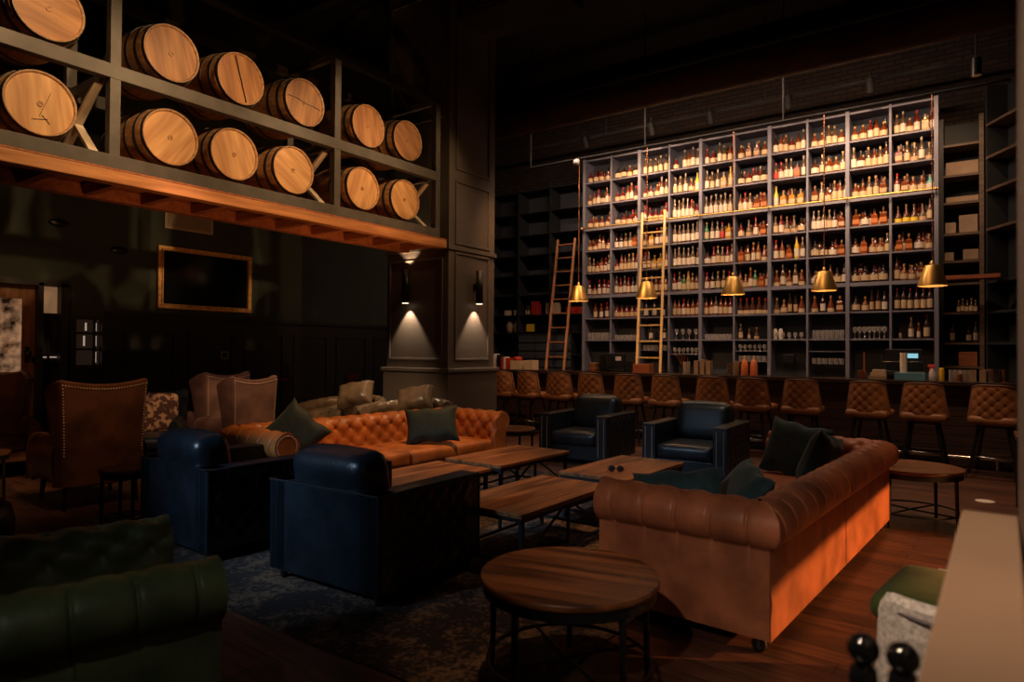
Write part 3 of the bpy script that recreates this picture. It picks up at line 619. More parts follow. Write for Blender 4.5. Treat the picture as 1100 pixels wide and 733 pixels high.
# ---- far left dark shelving
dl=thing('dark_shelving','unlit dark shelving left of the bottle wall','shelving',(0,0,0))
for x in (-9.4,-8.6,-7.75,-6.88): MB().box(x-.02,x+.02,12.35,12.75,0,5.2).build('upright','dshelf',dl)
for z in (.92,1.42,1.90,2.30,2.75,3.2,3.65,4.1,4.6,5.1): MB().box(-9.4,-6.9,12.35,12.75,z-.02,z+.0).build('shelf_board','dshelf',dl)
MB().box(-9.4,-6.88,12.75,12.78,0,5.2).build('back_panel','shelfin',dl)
def bx(nm,x,y,z,w_,d_,h_,m,lab,cat,rz=0):
    o=mesh_thing(nm,MB().box(-w_/2,w_/2,-d_/2,d_/2,0,h_),m,lab,cat,(x,y,z),bevel=.003); o.rotation_euler=(0,0,rz); return o
bx('gift_box',-8.98,12.5,2.302,.13,.12,.12,'cream','small cream box on dark shelf above the bar, left end','box')
bx('gift_box',-8.75,12.5,2.302,.07,.12,.12,'cream','narrow cream box beside the small cream box on dark shelf','box')
bx('red_box',-8.2,12.5,2.302,.18,.15,.30,'red','upright red box on the dark shelf left of the short ladder','box')
bx('box_file',-7.85,12.5,2.302,.11,.16,.25,'card','brown box file on dark shelf right of the red box','box')
bx('box_file',-7.66,12.5,2.302,.11,.16,.25,'cream','pale box file beside the short ladder rail','box')
bx('yellow_sign',-8.25,12.34,1.92,.21,.02,.17,'yellow','small yellow card leaning on the drawer cabinet','card')
for dx,r_,l in ((-8.93,.09,'round tan jar, left one on the shelf under cream boxes'),(-8.73,.08,'round tan jar, right one on the shelf under cream boxes')):
    mesh_thing('clay_jar',MB().lathe([(.05,0),(r_,.05),(r_,.17),(.045,.26),(.05,.30)],16),'card',l,'jar',(dx,12.5,1.902))
for k,(dx,c) in enumerate(((-8.47,'S'),(-8.40,'C'))): item(c,dx,2.302,('dark slim bottle left of the red box','clear bottle just left of the red box')[k],12.5,.7)
for k in range(3): bx('red_book',-7.15,12.5,2.302+k*.05,.42,.2,.045,'red',('lowest','middle','topmost')[k]+' of the flat red books between ladder and bottle wall','book',.05*k)
dc=thing('drawer_cabinet','dark glazed drawer cabinet behind the bar left of short ladder','cabinet',(-8.1,12.25,.92))
MB().box(-.5,.9,.1,.4,0,.98).build('cabinet_body','dshelf',dc)
for k in range(5):
    for q in range(3): MB().box(-.46+q*.46,-.03+q*.46,.07,.10,.04+k*.18,.19+k*.18).build('drawer','shelfin',dc,bevel=.004)
# ---- right end shelves
rs_=thing('side_shelving','dark wooden shelving with boxes right of the bottle wall','shelving',(0,0,0))
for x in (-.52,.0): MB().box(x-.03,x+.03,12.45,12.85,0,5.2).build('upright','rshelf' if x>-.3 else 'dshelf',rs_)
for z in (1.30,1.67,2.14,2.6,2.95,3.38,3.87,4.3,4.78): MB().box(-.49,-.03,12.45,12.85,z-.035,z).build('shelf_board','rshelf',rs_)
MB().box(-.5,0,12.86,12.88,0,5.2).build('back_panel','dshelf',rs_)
rot=Matrix.Rotation(R(-60),3,'Z')
rc=thing('corner_shelving','dark shelving angled along the right-hand corner','shelving',(.06,12.4,0),R(-60))
for z in (1.67,2.14,2.6,3.4,4.0,4.5,5.0): MB().box(0,1.55,-.01,.3,z-.04,z).build('shelf_board','dshelf' if z<3 else 'rshelf',rc)
for x in (0,.8,1.55): MB().box(x-.02,x+.02,.0,.3,0,5.6).build('upright','dshelf',rc)
MB().box(0,1.55,.3,.32,0,5.6).build('back_panel','dshelf',rc)
bx('cardboard_box',-.40,12.6,3.39,.14,.2,.17,'card','small cardboard box, left on upper dark shelf beside bottle wall','box')
bx('cardboard_box',-.17,12.6,3.39,.24,.2,.27,'card','largest cardboard box on the dark shelf right of bottle wall','box')
bx('cardboard_box',-.42,12.6,2.96,.12,.2,.13,'card','small cardboard box, left on lower dark shelf beside bottle wall','box')
bx('cardboard_box',-.14,12.6,2.96,.20,.2,.16,'card','cardboard box, right on lower dark shelf beside bottle wall','box')
bx('flat_carton',-.25,12.6,4.31,.42,.2,.20,'card','wide flat tan carton high on the side shelving','box')
bx('flat_carton',-.25,12.6,3.88,.42,.2,.08,'card','thin tan carton above the largest cardboard box','box')
bx('wooden_box',-.18,12.6,1.302,.24,.2,.22,'plank','wooden crate on the counter shelf right of bottle wall','box')
mesh_thing('wooden_shelf_board',MB().box(-.56,.22,11.85,12.10,2.60,2.66),'plank','reddish wooden board shelf right of the brass pendant','shelf',bevel=.004)
for k in range(5): item('C',-.30+k*.055,2.142,f'small clear bottle, {ORD[k]} in the cluster on right side shelf',12.6,.6+.1*(k%2))
item('w',-.38,1.675,'brown bottle, leftmost on the lower right side shelf',12.6,.9); item('d',-.17,1.675,'dark bottle, middle on the lower right side shelf',12.6,.8); item('c',-.08,1.675,'clear bottle, rightmost on lower right side shelf',12.6,.9)
# ================================================================ LADDERS
def ladder(a,b,wdt,nr,m,label):
    a=Vector(a); b=Vector(b); t=thing('library_ladder',label,'ladder',a); h=Vector((wdt/2,0,0)); dd=b-a
    for sg in (-1,1): MB().bar(h*sg,dd+h*sg,.045,.07).build('side_rail',m,t,bevel=.005)
    for k in range(nr):
        p=dd*((k+.6)/nr); MB().box(p.x-wdt/2+.02,p.x+wdt/2-.02,p.y-.035,p.y+.035,p.z-.012,p.z+.012).build('rung',m,t,bevel=.003)
    for sg in (-1,1): MB().tube(dd+h*sg+Vector((0,-.03,-.10)),dd+h*sg+Vector((0,.03,-.02)),.018).build('rail_hook','brass',t)
ladder((-4.88,11.02,0),(-5.18,12.02,4.20),.46,14,'ladder','tall light-wood rolling ladder leaning on the brass rail')
ladder((-6.90,11.02,0),(-7.24,12.2,3.88),.42,13,'ladder2','shorter brown wooden ladder left of the bottle wall')
# ================================================================ BAR
BT=1.13
br_=thing('bar_counter','long dark wooden bar counter with black top','bar',(0,0,0))
MB().box(-8.3,1.3,10.3,10.98,BT-.055,BT).build('bar_top','bartop',br_,bevel=.006)
MB().box(-8.2,1.3,10.52,10.9,0,BT-.056).build('bar_front','bar',br_)
g=MB()
for k in range(8): g.box(-8.2,1.3,10.50,10.52,.02+k*.13,.02+k*.13+.122)
g.build('front_planks','bar',br_,bevel=.004)
fr_=thing('foot_rail','steel foot rail along the base of the bar','rail',(0,0,0))
MB().tube((-8.1,10.28,.17),(1.2,10.28,.17),.022).build('rail_tube','chrome',fr_)
for x in (-7.4,-5.8,-4.2,-2.6,-1.0,.15): MB().tube((x,10.28,.0),(x,10.28,.17),.016).tube((x,10.28,.17),(x,10.5,.17),.014).build('rail_bracket','chrome',fr_)
bx('outlet_cover',-.42,10.49,.62,.11,.012,.11,'dplast','small black outlet cover on the bar front between right stools','outlet')
# ---- stools
def tuft(s,t,a,b):
    p=s/a+t/b; q=s/a-t/b
    pf=(abs(math.sin(PI*p))*abs(math.sin(PI*q)))**.45
    dp=p-round(p); dq=q-round(q); ds=math.hypot((dp+dq)/2*a,(dp-dq)/2*b)
    return pf,ds
def make_stool(label):
    t=thing('bar_stool',label,'bar stool',(0,0,0),0,'tufted stools along the bar')
    # bucket back: outer tufted shell, curved towards the front at the sides
    Hb=.42
    def shell(u,v,off):
        s=(u-.5)*2; wd=.265-.055*v; x=s*wd; y=-.225+.15*abs(s)**2.6 -.05*v; z=.70+Hb*v - .03*abs(s)**4*v
        return x,y,z
    def outer(u,v):
        x,y,z=shell(u,v,0); pf,ds=tuft(x,z,.125,.125); e=min(1,min(u,1-u)*8,min(v,1-v)*8); return Vector((x,y-.012-e*(.010*pf-.010*math.exp(-(ds/.016)**2)),z))
    def inner(u,v):
        x,y,z=shell(u,v,0); return Vector((x*.97,y+.035,z))
    m=MB().grid(outer,40,34); m.grid(inner,20,12,flip=True)
    n1=20
    for (f0,fixed,ax) in ((0,0,'u'),(1,1,'u'),(0,0,'v'),(1,1,'v')):
        if ax=='u': m.grid(lambda a,b,fx=fixed:outer(fx,b).lerp(inner(fx,b),a),2,n1)
        else: m.grid(lambda a,b,fx=fixed:outer(b,fx).lerp(inner(b,fx),a),2,n1)
    m.build('backrest','stool',t)
    pts=[outer(0,v/10) for v in range(0,10)]+[outer(u/14,1)+Vector((0,0,.004)) for u in range(0,15)]+[outer(1,1-v/10) for v in range(1,11)]
    MB().path(pts,.009,6).build('piping','plum',t)
    rbox(MB(),-.255,.255,-.24,.27,.645,.755,.05,.012,8).build('seat','stool',t)
    MB().box(-.17,.17,-.17,.17,.62,.647).build('seat_plate','black',t)
    for sx in (-1,1):
        for sy in (-1,1):
            o=MB().bar((sx*.14,sy*.14,.63),(sx*.235,sy*.235,.06),.028); o.build('leg','black',t)
            MB().bar((sx*.235,sy*.235,.075),(sx*.245,sy*.245,0),.026).build('leg_tip','chrome',t)
    k=.21
    MB().path([(-k,-k,.26),(k,-k,.26),(k,k,.26),(-k,k,.26)],.011,6,closed=True).build('foot_ring','chrome',t)
    return t
sx_=[-7.17,-6.60,-5.97,-5.36,-4.67,-4.02,-3.31,-2.70,-2.05,-1.22,-.60,.13]
wh=['tufted brown stool behind pillar edge, leftmost along the bar']+[f'tufted brown leather bar stool, {w_} from the left along the bar' for w_ in ('second','third','fourth','fifth','sixth')]+[f'tufted brown leather bar stool, {w_} from the right along the bar' for w_ in ('sixth','fifth','fourth','third','second')]+['tufted brown bar stool at the far right, cut off by the near wall']
st=make_stool(wh[0]); st.location=(sx_[0],9.93,0)
for i in range(1,12): dup(st,(sx_[i],9.93+(.03 if i%3==0 else 0)-(.06 if i==11 else 0),0),R([0,-6,4,-3,5,-4,3,-5,2,-6,-2,-9][i]),wh[i])
# ---- pendants
def pendant(x,label):
    t=thing('brass_pendant',label,'pendant lamp',(x,10.3,2.38),0,'brass pendants over the bar')
    MB().lathe([(.175,0),(.175,.012),(.095,.26),(.085,.275),(.03,.285)],32,capb=False).build('lamp_shade','brass',t)
    MB().lathe([(.170,.002),(.09,.255),(.001,.262)],32,capb=False,capt=False).build('shade_lining','brassin',t)
    MB().lathe([(.022,.285),(.022,.33),(.008,.34)],14).build('socket_cap','brass',t)
    MB().tube((0,0,.34),(0,0,2.55),.006,n=8).build('suspension_rod','copper',t)
    g=MB()
    for k in range(34): g.sphere((0,0,.95+k*.047),.0105,6,4,1.6)
    g.build('chain','copper',t)
    MB().sphere((0,0,.12),.035).build('bulb','bulb',t)
    point('pendant_light',(x,10.3,2.46),5,(1,.6,.3),.03)
for x,l in ((-5.86,'brass cone pendant over the bar, farthest left by short ladder'),(-4.56,'brass cone pendant over the bar in front of tall ladder'),(-3.13,'brass cone pendant over the bar, middle of the five'),(-1.84,'brass cone pendant over the bar, second from the right'),(-.53,'brass cone pendant over the bar, farthest right')): pendant(x,l)
# ---- things on the bar
Y=10.6
for k,(dx,h_,m_,c) in enumerate(((0,.27,'card','brown'),(.05,.30,'white','white'),(.11,.28,'dplast','dark'),(.17,.24,'red','red'),(.21,.24,'white','pale'),(.25,.22,'red','narrow red'))):
    bx('book',-7.98+dx*1.6,Y,BT,.045,.17,h_,m_,f'{c} upright book, {ORD[k]} from left at the left bar end','book')
bx('storage_box',-7.36,Y,BT,.26,.2,.17,'cream','long cream box on the bar right of the books','box'); bx('storage_box',-7.06,Y,BT,.20,.2,.18,'cream','square cream box on the bar beside the long one','box')
mesh_thing('red_bowl',MB().lathe([(.08,0),(.10,.03),(.08,.07),(.02,.08)],18),'red','red domed lid on top of the long cream box','lid',(-7.38,Y,BT+.171))
for k in range(4): mesh_thing('coaster_stack',MB().lathe([(.09,0),(.10,.02),(.10,.038)],20),'plank' if k%2==0 else 'card','striped round tin in a short pile, '+('lowest','second','third','topmost')[k]+' of four','tin',(-5.70,Y,BT+k*.039))
t=thing('pos_terminal','black point-of-sale terminal on the bar left of tall ladder','till',(-5.3,10.75,BT))
MB().box(-.30,.16,-.08,.1,0,.05).box(-.28,.14,.0,.04,.05,.33).build('terminal_body','dplast',t,bevel=.012); MB().box(-.05,.06,-.005,0,.20,.27).build('lit_panel','milk',t); MB().box(.18,.28,-.05,.05,0,.20).build('card_reader','dplast',t,bevel=.01)
mesh_thing('black_mug',MB().lathe([(.05,0),(.06,.03),(.055,.26),(.06,.30)],16),'dplast','dark jar with pale rim left of the sales terminal','jar',(-5.48,10.5,BT))
bx('wooden_tray_box',-4.75,Y,BT,.30,.2,.15,'plank','brown wooden box on the bar by the tall ladder foot','box')
t=thing('straw_holder','clear holder of long straws on the bar','straw holder',(-3.98,Y,BT)); MB().lathe([(.05,0),(.055,.2)],14,capt=False).build('cup','glass',t)
for k in range(5): MB().tube((.01*k-.02,0,.02),(-.20+.05*k,.02*k-.04,.36-.02*k),.005,n=6).build('straw','copper',t)
def tin(x,h_,r_,m_,lab,cat='shaker',nm='shaker_tin'): return mesh_thing(nm,MB().lathe([(r_*.8,0),(r_,h_*.1),(r_*1.1,h_)],16),m_,lab,cat,(x,Y,BT))
for k,x in enumerate((-3.80,-3.70,-3.60)): bx('menu_book',x,Y,BT,.07,.14,.22+.02*(k%2),'card',('left','middle','right')[k]+' of three upright tan menus beside the straws','menu')
tin(-3.27,.2,.045,'chrome','steel shaker tin left of the copper bottles'); tin(-3.17,.22,.045,'card','tan canister beside the copper bottles','canister','canister')
for x,l in ((-3.04,'left one of two copper-orange bottles on the bar'),(-2.90,'right one of two copper-orange bottles on the bar')):
    t=thing('copper_bottle',l,'bottle',(x,Y,BT)); MB().lathe([(.05,0),(.055,.02),(.055,.17),(.035,.23),(.02,.25)],16).build('bottle_body','orangeb',t); MB().lathe([(.02,.25),(.02,.29),(.012,.31)],12).build('cap','stud',t)
tin(-1.40,.12,.05,'copper','short copper cup left of the cream card stack','cup','copper_cup'); mesh_thing('stir_rod',MB().tube((0,0,0),(0,0,.36),.010),'plank','brown upright stick in copper cup at the right bar','stick',(-1.37,Y,BT+.02))
for k in range(3): bx('card_stack',-1.20+.01*k,Y,BT+.045*k,.22-.03*k,.14,.043,('card','cream','cream')[k],('lowest','middle','topmost')[k]+' cream card block in the small pile on the bar','cards')
mesh_thing('dark_bowl',MB().lathe([(.05,0),(.11,.04),(.11,.07)],18),'dplast','low dark bowl between card pile and blue box','bowl',(-1.05,10.8,BT))
t=thing('cash_register','black cash register with pale blue lit screen behind the bar','till',(-.98,11.86,.92))
MB().box(-.26,.26,-.1,.2,0,.30).box(-.26,.24,.02,.09,.30,.64).build('register_body','dplast',t,bevel=.012); MB().box(.04,.18,.0,.019,.50,.57).build('screen','screen',t); MB().path([(-.30,-.05,.56),(-.30,-.05,.44),(.24,-.05,.44),(.24,-.05,.54)],.006,6).build('bracket','chrome',t)
bx('blue_box',-.80,10.52,BT,.36,.2,.10,'bluep','pale blue flat box on the bar under the register','box')
mesh_thing('paper_roll',MB().lathe([(.042,0),(.042,.27)],18),'white','white upright paper roll on the blue box','paper roll',(-.88,10.52,BT+.101))
t=thing('spray_bottle','clear spray bottle with pink trigger head on bar','spray bottle',(-.545,10.5,BT)); MB().lathe([(.04,0),(.045,.02),(.04,.11),(.015,.16)],14).build('bottle_body','milk',t); MB().box(-.05,.04,-.015,.015,.18,.215).tube((0,0,.155),(0,0,.19),.016).box(-.035,-.02,-.01,.01,.14,.18).build('trigger_head','pink',t,bevel=.005)
t=thing('mustard_bottle','yellow squeeze bottle right of the spray bottle','bottle',(-.44,10.5,BT)); MB().lathe([(.03,0),(.036,.02),(.028,.06),(.036,.10),(.030,.14)],14).build('bottle_body','yellow',t); MB().lathe([(.028,.14),(.030,.17),(.012,.175)],12).build('cap','yellow',t)
for k,x in enumerate((-.33,-.27,-.21,-.16)): 
    o=bpy.data.objects.new('mixing_glass',G['highball']); C.objects.link(o); o.location=(x,10.5+.03*(k%2),BT); tag(o,'clear tall glass, '+ORD[k]+' right of the yellow bottle','glass')
tin(-.24,.10,.03,'copper','small copper jigger among the tall glasses','jigger','copper_jigger').location.y=10.42
for k,x in enumerate((-.095,.005)): bx('menu_book',x,Y-.1,BT,.07,.1,.15,'card',('left','right')[k]+' small tan box before the steel ice bucket','box')
t=thing('ice_bucket','shiny steel ice bucket with copper handles at the right bar','bucket',(.11,Y-.1,BT)); MB().lathe([(.06,0),(.07,.02),(.075,.17)],20,capt=False).build('bucket_body','chrome',t); MB().path([(-.085,0,.05),(-.10,0,.12),(-.085,0,.17)],.007,6).path([(.085,0,.05),(.10,0,.12),(.085,0,.17)],.007,6).build('handle','copper',t)
mesh_thing('bar_tap',MB().tube((0,0,0),(0,0,.17),.012).lathe([(.045,0),(.045,.012)],14),'copper','slim copper post at the right end of bar','post',(.225,Y-.1,BT))
# ================================================================ SOFAS
def cprofile():
    P=[(0,.09,0),(0,.30,0),(0,.52,0)]; cx,cz,r=.052,.638,.118
    for k in range(0,30):
        an=245-k*(255/29); P.append((cx+r*math.cos(R(an)),cz+r*math.sin(R(an)),1 if an>112 else 2))
    for k in range(1,9): P.append((.168+.035*k/8,.617-.24*k/8,2))
    P.append((.205,.25,0))
    return P
def chesterfield(label,mt,Ln,D,loc,rz,ncush=2,mt2=None):
    t=thing('chesterfield_sofa',label,'sofa',loc,rz); P=cprofile(); A=.19
    arc=[0]
    for i in range(1,len(P)): arc.append(arc[-1]+math.hypot(P[i][0]-P[i-1][0],P[i][1]-P[i-1][1]))
    top=max(range(len(P)),key=lambda i:P[i][1]); tt=arc[top]
    nr=[]
    for i in range(len(P)):
        a=P[max(i-1,0)]; b=P[min(i+1,len(P)-1)]; dx,dz=b[0]-a[0],b[1]-a[1]; l_=math.hypot(dx,dz); nr.append((-dz/l_,dx/l_))
    def disp(s,i):
        w_,z_,k=P[i]
        if k==0: return 0
        ds=abs(s/A-round(s/A))*A
        if k==1: return .004*abs(math.sin(PI*s/A))**.4-.003-.012*math.exp(-(ds/.0065)**2)
        pf,dd=tuft(s,arc[i]-tt,A,.17)
        return .020*pf-.008-.024*math.exp(-(dd/.020)**2)
    def side(kind,s0,s1):       # build one run with mitred ends
        m=MB(); V=[]
        lo,hi=(-Ln/2-.07,Ln/2+.07) if kind=='back' else (-D/2,D/2+.07)
        fr=(0,.025,.05,.09,.16,.25,.37,.5,.63,.75,.84,.91,.95,.975); SL=sorted({round(x,5) for x in [(q+f_)*A for q in range(int(lo/A)-2,int(hi/A)+2) for f_ in fr] if lo<x<hi}|{lo,hi}); n=len(SL)-1
        for j in range(n+1):
            u=j/n
            for i,(w_,z_,k) in enumerate(P):
                if kind=='back': a=-Ln/2+w_; b=Ln/2-w_; s=min(max(SL[j],a),b)
                else: a=-D/2; b=D/2-w_; s=min(max(SL[j],a),b)
                dsp=disp(s,i); W=w_+dsp*nr[i][0]; Z=z_+dsp*nr[i][1]
                if kind=='back': V.append((s,D/2-W,Z))
                elif kind=='L': V.append((-Ln/2+W,s,Z))
                else: V.append((Ln/2-W,s,Z))
        q=len(P); F=[]
        for j in range(n):
            for i in range(q-1):
                f=(j*q+i,j*q+i+1,(j+1)*q+i+1,(j+1)*q+i); F.append(f if kind!='L' else tuple(reversed(f)))
        m.add(V,F,True)
        if kind!='back':
            e=[V[i] for i in range(q)]+[((-Ln/2+.205) if kind=='L' else (Ln/2-.205),-D/2,.09)]
            m.add(e,[tuple(range(q+1)) if kind=='L' else tuple(reversed(range(q+1)))])
        return m
    side('back',0,Ln).build('backrest',mt,t)
    for kd in 'LR':
        a=side(kd,0,D).build('arm',mt,t)
        # nailhead outline on the scroll front
        g=MB(); x0=-Ln/2 if kd=='L' else Ln/2; sg=1 if kd=='L' else -1
        for k in range(22):
            an=R(230-k*12); g.sphere((x0+sg*(.052+.095*math.cos(an)),-D/2-.001,.638+.095*math.sin(an)),.006,6,4)
        g.build('nailheads','stud',a)
    MB().box(-Ln/2+.19,Ln/2-.19,-D/2+.03,D/2-.03,.09,.27).build('base',mt,t,bevel=.02)
    cwid=(Ln-.42)/ncush
    for k in range(ncush):
        x=-Ln/2+.21+k*cwid; rbox(MB(),x+.004,x+cwid-.004,-D/2+.01,D/2-.21,.27,.44,.045,.02,12).build('seat_cushion',mt2 or mt,t)
    MB().box(-.012,.012,D/2-.001,D/2+.006,.1,.52).build('back_seam',mt,t,bevel=.004)
    MB().box(-Ln/2-.004,-Ln/2+.002,-D*.02,-D*.02+.006,.1,.52).build('side_seam',mt,t)
    for x in (-Ln/2+.08,0,Ln/2-.08):
        for y in (-D/2+.08,D/2-.08): MB().lathe([(.02,0),(.035,.015),(.042,.04),(.035,.065),(.045,.09)],14,(x,y,0)).build('foot','rubber',t)
    return t
chesterfield('cognac tufted leather chesterfield sofa with its back to the right','cognac',3.06,.97,(-1.224,4.926,0),R(-93.7))
chesterfield('bright orange tufted leather chesterfield facing the tables','orange',2.98,.97,(-5.32,5.08,0),R(85))
chesterfield('dark green tufted armchair cut off at the bottom left corner','greenl',.90,.95,(-2.85,1.05,0),R(165),1).scale=(1,1,.94)
# pillows
def pillow(name,loc,rot,w_,h_,t_,m,label):
    mb=MB()
    for sg in (-1,1):
        def fn(a,b,sg=sg):
            u,v=2*a-1,2*b-1; th_=t_*((1-u**4)*(1-v**4))**.55
            return Vector((u*w_/2*(1-.10*(1-v*v)*u*u),sg*th_/2,v*h_/2*(1-.10*(1-u*u)*v*v)+ .012*math.sin(7*u+3*v)*(1-u*u)))
        mb.grid(fn,22,22,flip=(sg>0))
    o=mesh_thing(name,mb,m,label,'pillow',loc); o.rotation_euler=rot; return o
pillow('throw_pillow',(-1.32,6.06,.66),(R(-18),R(8),R(-20)),.55,.50,.16,'teal','upright dark teal pillow at the far end of cognac sofa')
pillow('throw_pillow',(-1.03,5.62,.66),(R(-20),R(-12),R(-95)),.62,.44,.17,'teal','dark teal pillow leaning on the back of the cognac sofa')
pillow('throw_pillow',(-1.24,4.22,.61),(R(-40),R(6),R(-60)),.56,.42,.15,'teal','flat dark teal pillow lying at the near end of cognac sofa')
pillow('throw_pillow',(-1.50,3.85,.61),(R(-40),R(-8),R(14)),.56,.40,.15,'teal','small teal pillow behind the near arm of the cognac sofa')
pillow('throw_pillow',(-5.42,4.02,.68),(R(-20),R(42),R(38)),.50,.50,.17,'dgreen','dark green pillow standing on its corner, orange sofa left arm')
pillow('throw_pillow',(-5.03,5.55,.655),(R(-22),R(-5),R(40)),.60,.42,.18,'dgreen','dark green pillow at the right end of the orange sofa')
# ================================================================ CLUB CHAIRS
def stitches(m,x,y,z0,z1,n,r=.006,dx=0):
    for k in range(n): m.sphere((x,y,z0+(z1-z0)*k/(n-1)),r,6,4)
def club(label):
    t=thing('club_armchair',label,'armchair',(0,0,0),0,'boxy black leather club chairs'); Wd,D,H=1.0,.96,.66; a=.17
    for sg in (-1,1):
        m=MB(); x0,x1=(-Wd/2,-Wd/2+a) if sg<0 else (Wd/2-a,Wd/2)
        m.box(x0+(.012 if sg<0 else 0),x1-(0 if sg<0 else .012),-D/2,D/2,.08,H)
        A=m.build('arm','blackl',t,bevel=.012)
        xo=sg*(Wd/2-.012)
        def fn(u,v,xo=xo,sg=sg):
            y=-D/2+.09+u*(D-.11); z=.10+v*(H-.13); pf,ds=tuft(y,z,.15,.15); e=min(1,min(u,1-u)*16,min(v,1-v)*10)
            return Vector((xo+sg*(.001+e*(.016*pf-.012*math.exp(-(ds/.016)**2)))-0,y,z))
        MB().grid(fn,52,34,flip=(sg<0)).build('tufted_side_panel','blackl',A)
        g=MB(); xs=x0+.045,x1-.045
        for x in xs: stitches(g,x,-D/2-.002,.14,H-.05,22,.007)
        g.build('front_studs','stud',A)
        MB().box(x0+.005,x1-.005,-D/2-.004,-D/2+.006,.09,H-.005).build('front_welt','blackl',A,bevel=.004)
    MB().box(-Wd/2+.006,Wd/2-.006,D/2-.17,D/2,.08,H).build('back_frame','blackl',t,bevel=.014)
    g=MB()
    for x in (-Wd/2+.09,Wd/2-.09): g.tube((x,D/2+.001,.09),(x,D/2+.001,H-.005),.005,n=6)
    g.tube((-Wd/2+.01,D/2-.0,H-.004),(Wd/2-.01,D/2,H-.004),.007,n=6); g.build('back_seams','blackl',t)
    MB().box(-Wd/2+a,Wd/2-a,-D/2+.02,D/2-.16,.08,.26).build('seat_base','blackl',t,bevel=.01)
    rbox(MB(),-Wd/2+a+.004,Wd/2-a-.004,-D/2-.01,D/2-.28,.26,.43,.05,.02,12).build('seat_cushion','blackl',t)
    m=MB(); rbox(m,-Wd/2+a-.0,Wd/2-a+.0,D/2-.34,D/2-.07,.42,.87,.085,.025,14)
    tilt=Matrix.Rotation(R(-10),3,'X'); pv=Vector((0,D/2-.2,.45)); m.v=[tuple(tilt@(Vector(p)-pv)+pv) for p in m.v]
    m.build('back_cushion','blackl',t)
    for x in (-Wd/2+.07,Wd/2-.07):
        for y in (-D/2+.07,D/2-.07): MB().lathe([(.018,0),(.03,.08)],4,(x,y,0)).build('foot','rubber',t)
    return t
c0=club('black leather club chair in the foreground with its back to camera')
c0.location=(-3.30,3.11,0); c0.rotation_euler=(0,0,R(181.5))
dup(c0,(-4.83,3.01,0),R(178.5),'blue-black club chair left of the foreground one, back to camera')
dup(c0,(-4.40,8.02,0),R(2.5),'black club chair facing the tables, nearer the pillar')
dup(c0,(-2.78,7.75,0),R(1.5),'black club chair facing the tables, nearer the cognac sofa')
# ================================================================ WINGBACKS
def wingback(label,mt,loc,rz,Wd=.74,H=1.17,cat='armchair'):
    t=thing('wingback_chair',label,cat,loc,rz); D=.78; hw=Wd/2
    def bk(u,v,k):      # k=0 outer, 1 inner ; wraps round the sides
        s=2*u-1; fl=1+.10*v**2; aw=abs(s); 
        if aw<.62: x=s/.62*hw*.96*fl; y=D/2+.04*v
        else:
            q=(aw-.62)/.38; ang=q*PI/2; x=math.copysign(hw*.96*fl+ .05*math.sin(ang),s); y=D/2+.04*v-q*(.10+.20*(v**1.3) if v>.35 else .10+.20*(v**1.3))
        z=.22+(H-.22)*v -(.05*math.cos(s*PI/2/.62)*v if aw<.62 else 0) - (.10*v*((aw-.62)/.38)**2 if aw>=.62 else 0)
        n=Vector((0,1,0)) if aw<.55 else Vector((math.copysign(min(1,(aw-.55)/.2),s),1-min(1,(aw-.55)/.2)+.001,0)).normalized()
        return Vector((x,y,z))-n*(.075*k)
    m=MB().grid(lambda u,v:bk(u,v,0),44,20,flip=True); m.grid(lambda u,v:bk(u,v,1),44,20)
    m.grid(lambda a,b:bk(b,1,0).lerp(bk(b,1,1),a)+Vector((0,0,.015*math.sin(PI*a))),4,44)
    m.grid(lambda a,b:bk(0,b,0).lerp(bk(0,b,1),a),2,20,flip=True); m.grid(lambda a,b:bk(1,b,0).lerp(bk(1,b,1),a),2,20)
    m.build('wing_back',mt,t)
    g=MB()
    for k in range(30): p=bk(.5+(k/29-.5)*.60,.965,0); g.sphere(p+Vector((0,.002,0)),.008,6,4)
    for sg in (-1,1):
        for k in range(24): p=bk(.5+sg*.30,.30+.66*k/23,0); g.sphere(p+Vector((0,.002,0)),.008,6,4)
    g.build('nailhead_trim','stud',t)
    for sg in (-1,1):
        m=MB(); 
        def arm(u,v,sg=sg):
            an=v*2*PI; y=D/2-.06-u*(D-.06); zc=.50+.06*math.sin(u*PI*.9)-(.0); rx,rz_=.065,.14+.02*u
            return Vector((sg*(hw-.01+.02*u+rx*math.cos(an)),y,zc-.02+rz_*math.sin(an)*(1 if math.sin(an)>0 else 1.9)))
        m.grid(lambda a,b:arm(b,a),18,14,cu=True)
        m.add([arm(1,i/18) for i in range(18)],[tuple(range(18))])
        m.build('arm',mt,t)
    MB().box(-hw+.04,hw-.04,-D/2+.03,D/2-.03,.20,.34).build('seat_base',mt,t,bevel=.02)
    rbox(MB(),-hw+.06,hw-.06,-D/2-.02,D/2-.08,.33,.47,.05,.02,10).build('seat_cushion',mt,t)
    for x in (-hw+.06,hw-.06):
        for y in (-D/2+.07,D/2-.06): MB().tube((x,y,.22),(x*1.06,y*1.08,0),.028,.016).build('leg','rubber',t)
    return t
wingback('large brown leather wingback with nailhead trim, back to the camera','brownl',(-7.17,2.93,0),R(-90-5),.70,1.19)
wingback('brown leather wingback at the left edge facing the room','brownl',(-9.3,2.72,0),R(80),.78,1.2)
wingback('taupe nailhead wingback, right one of the pair by the wall','plum',(-7.32,4.60,0),R(-90-3),.52,1.17)
wingback('taupe nailhead wingback, left one of the pair by the wall','plum',(-8.50,4.92,0),R(-90+6),.62,1.18)
t=wingback('armchair with spotted cowhide inner back and dark leather frame','blackl',(-8.10,3.98,0),R(52),.60,.98)
rbox(MB(),-.25,.25,.18,.27,.48,.93,.04,.02,10).build('cowhide_back_cushion','cow',t)
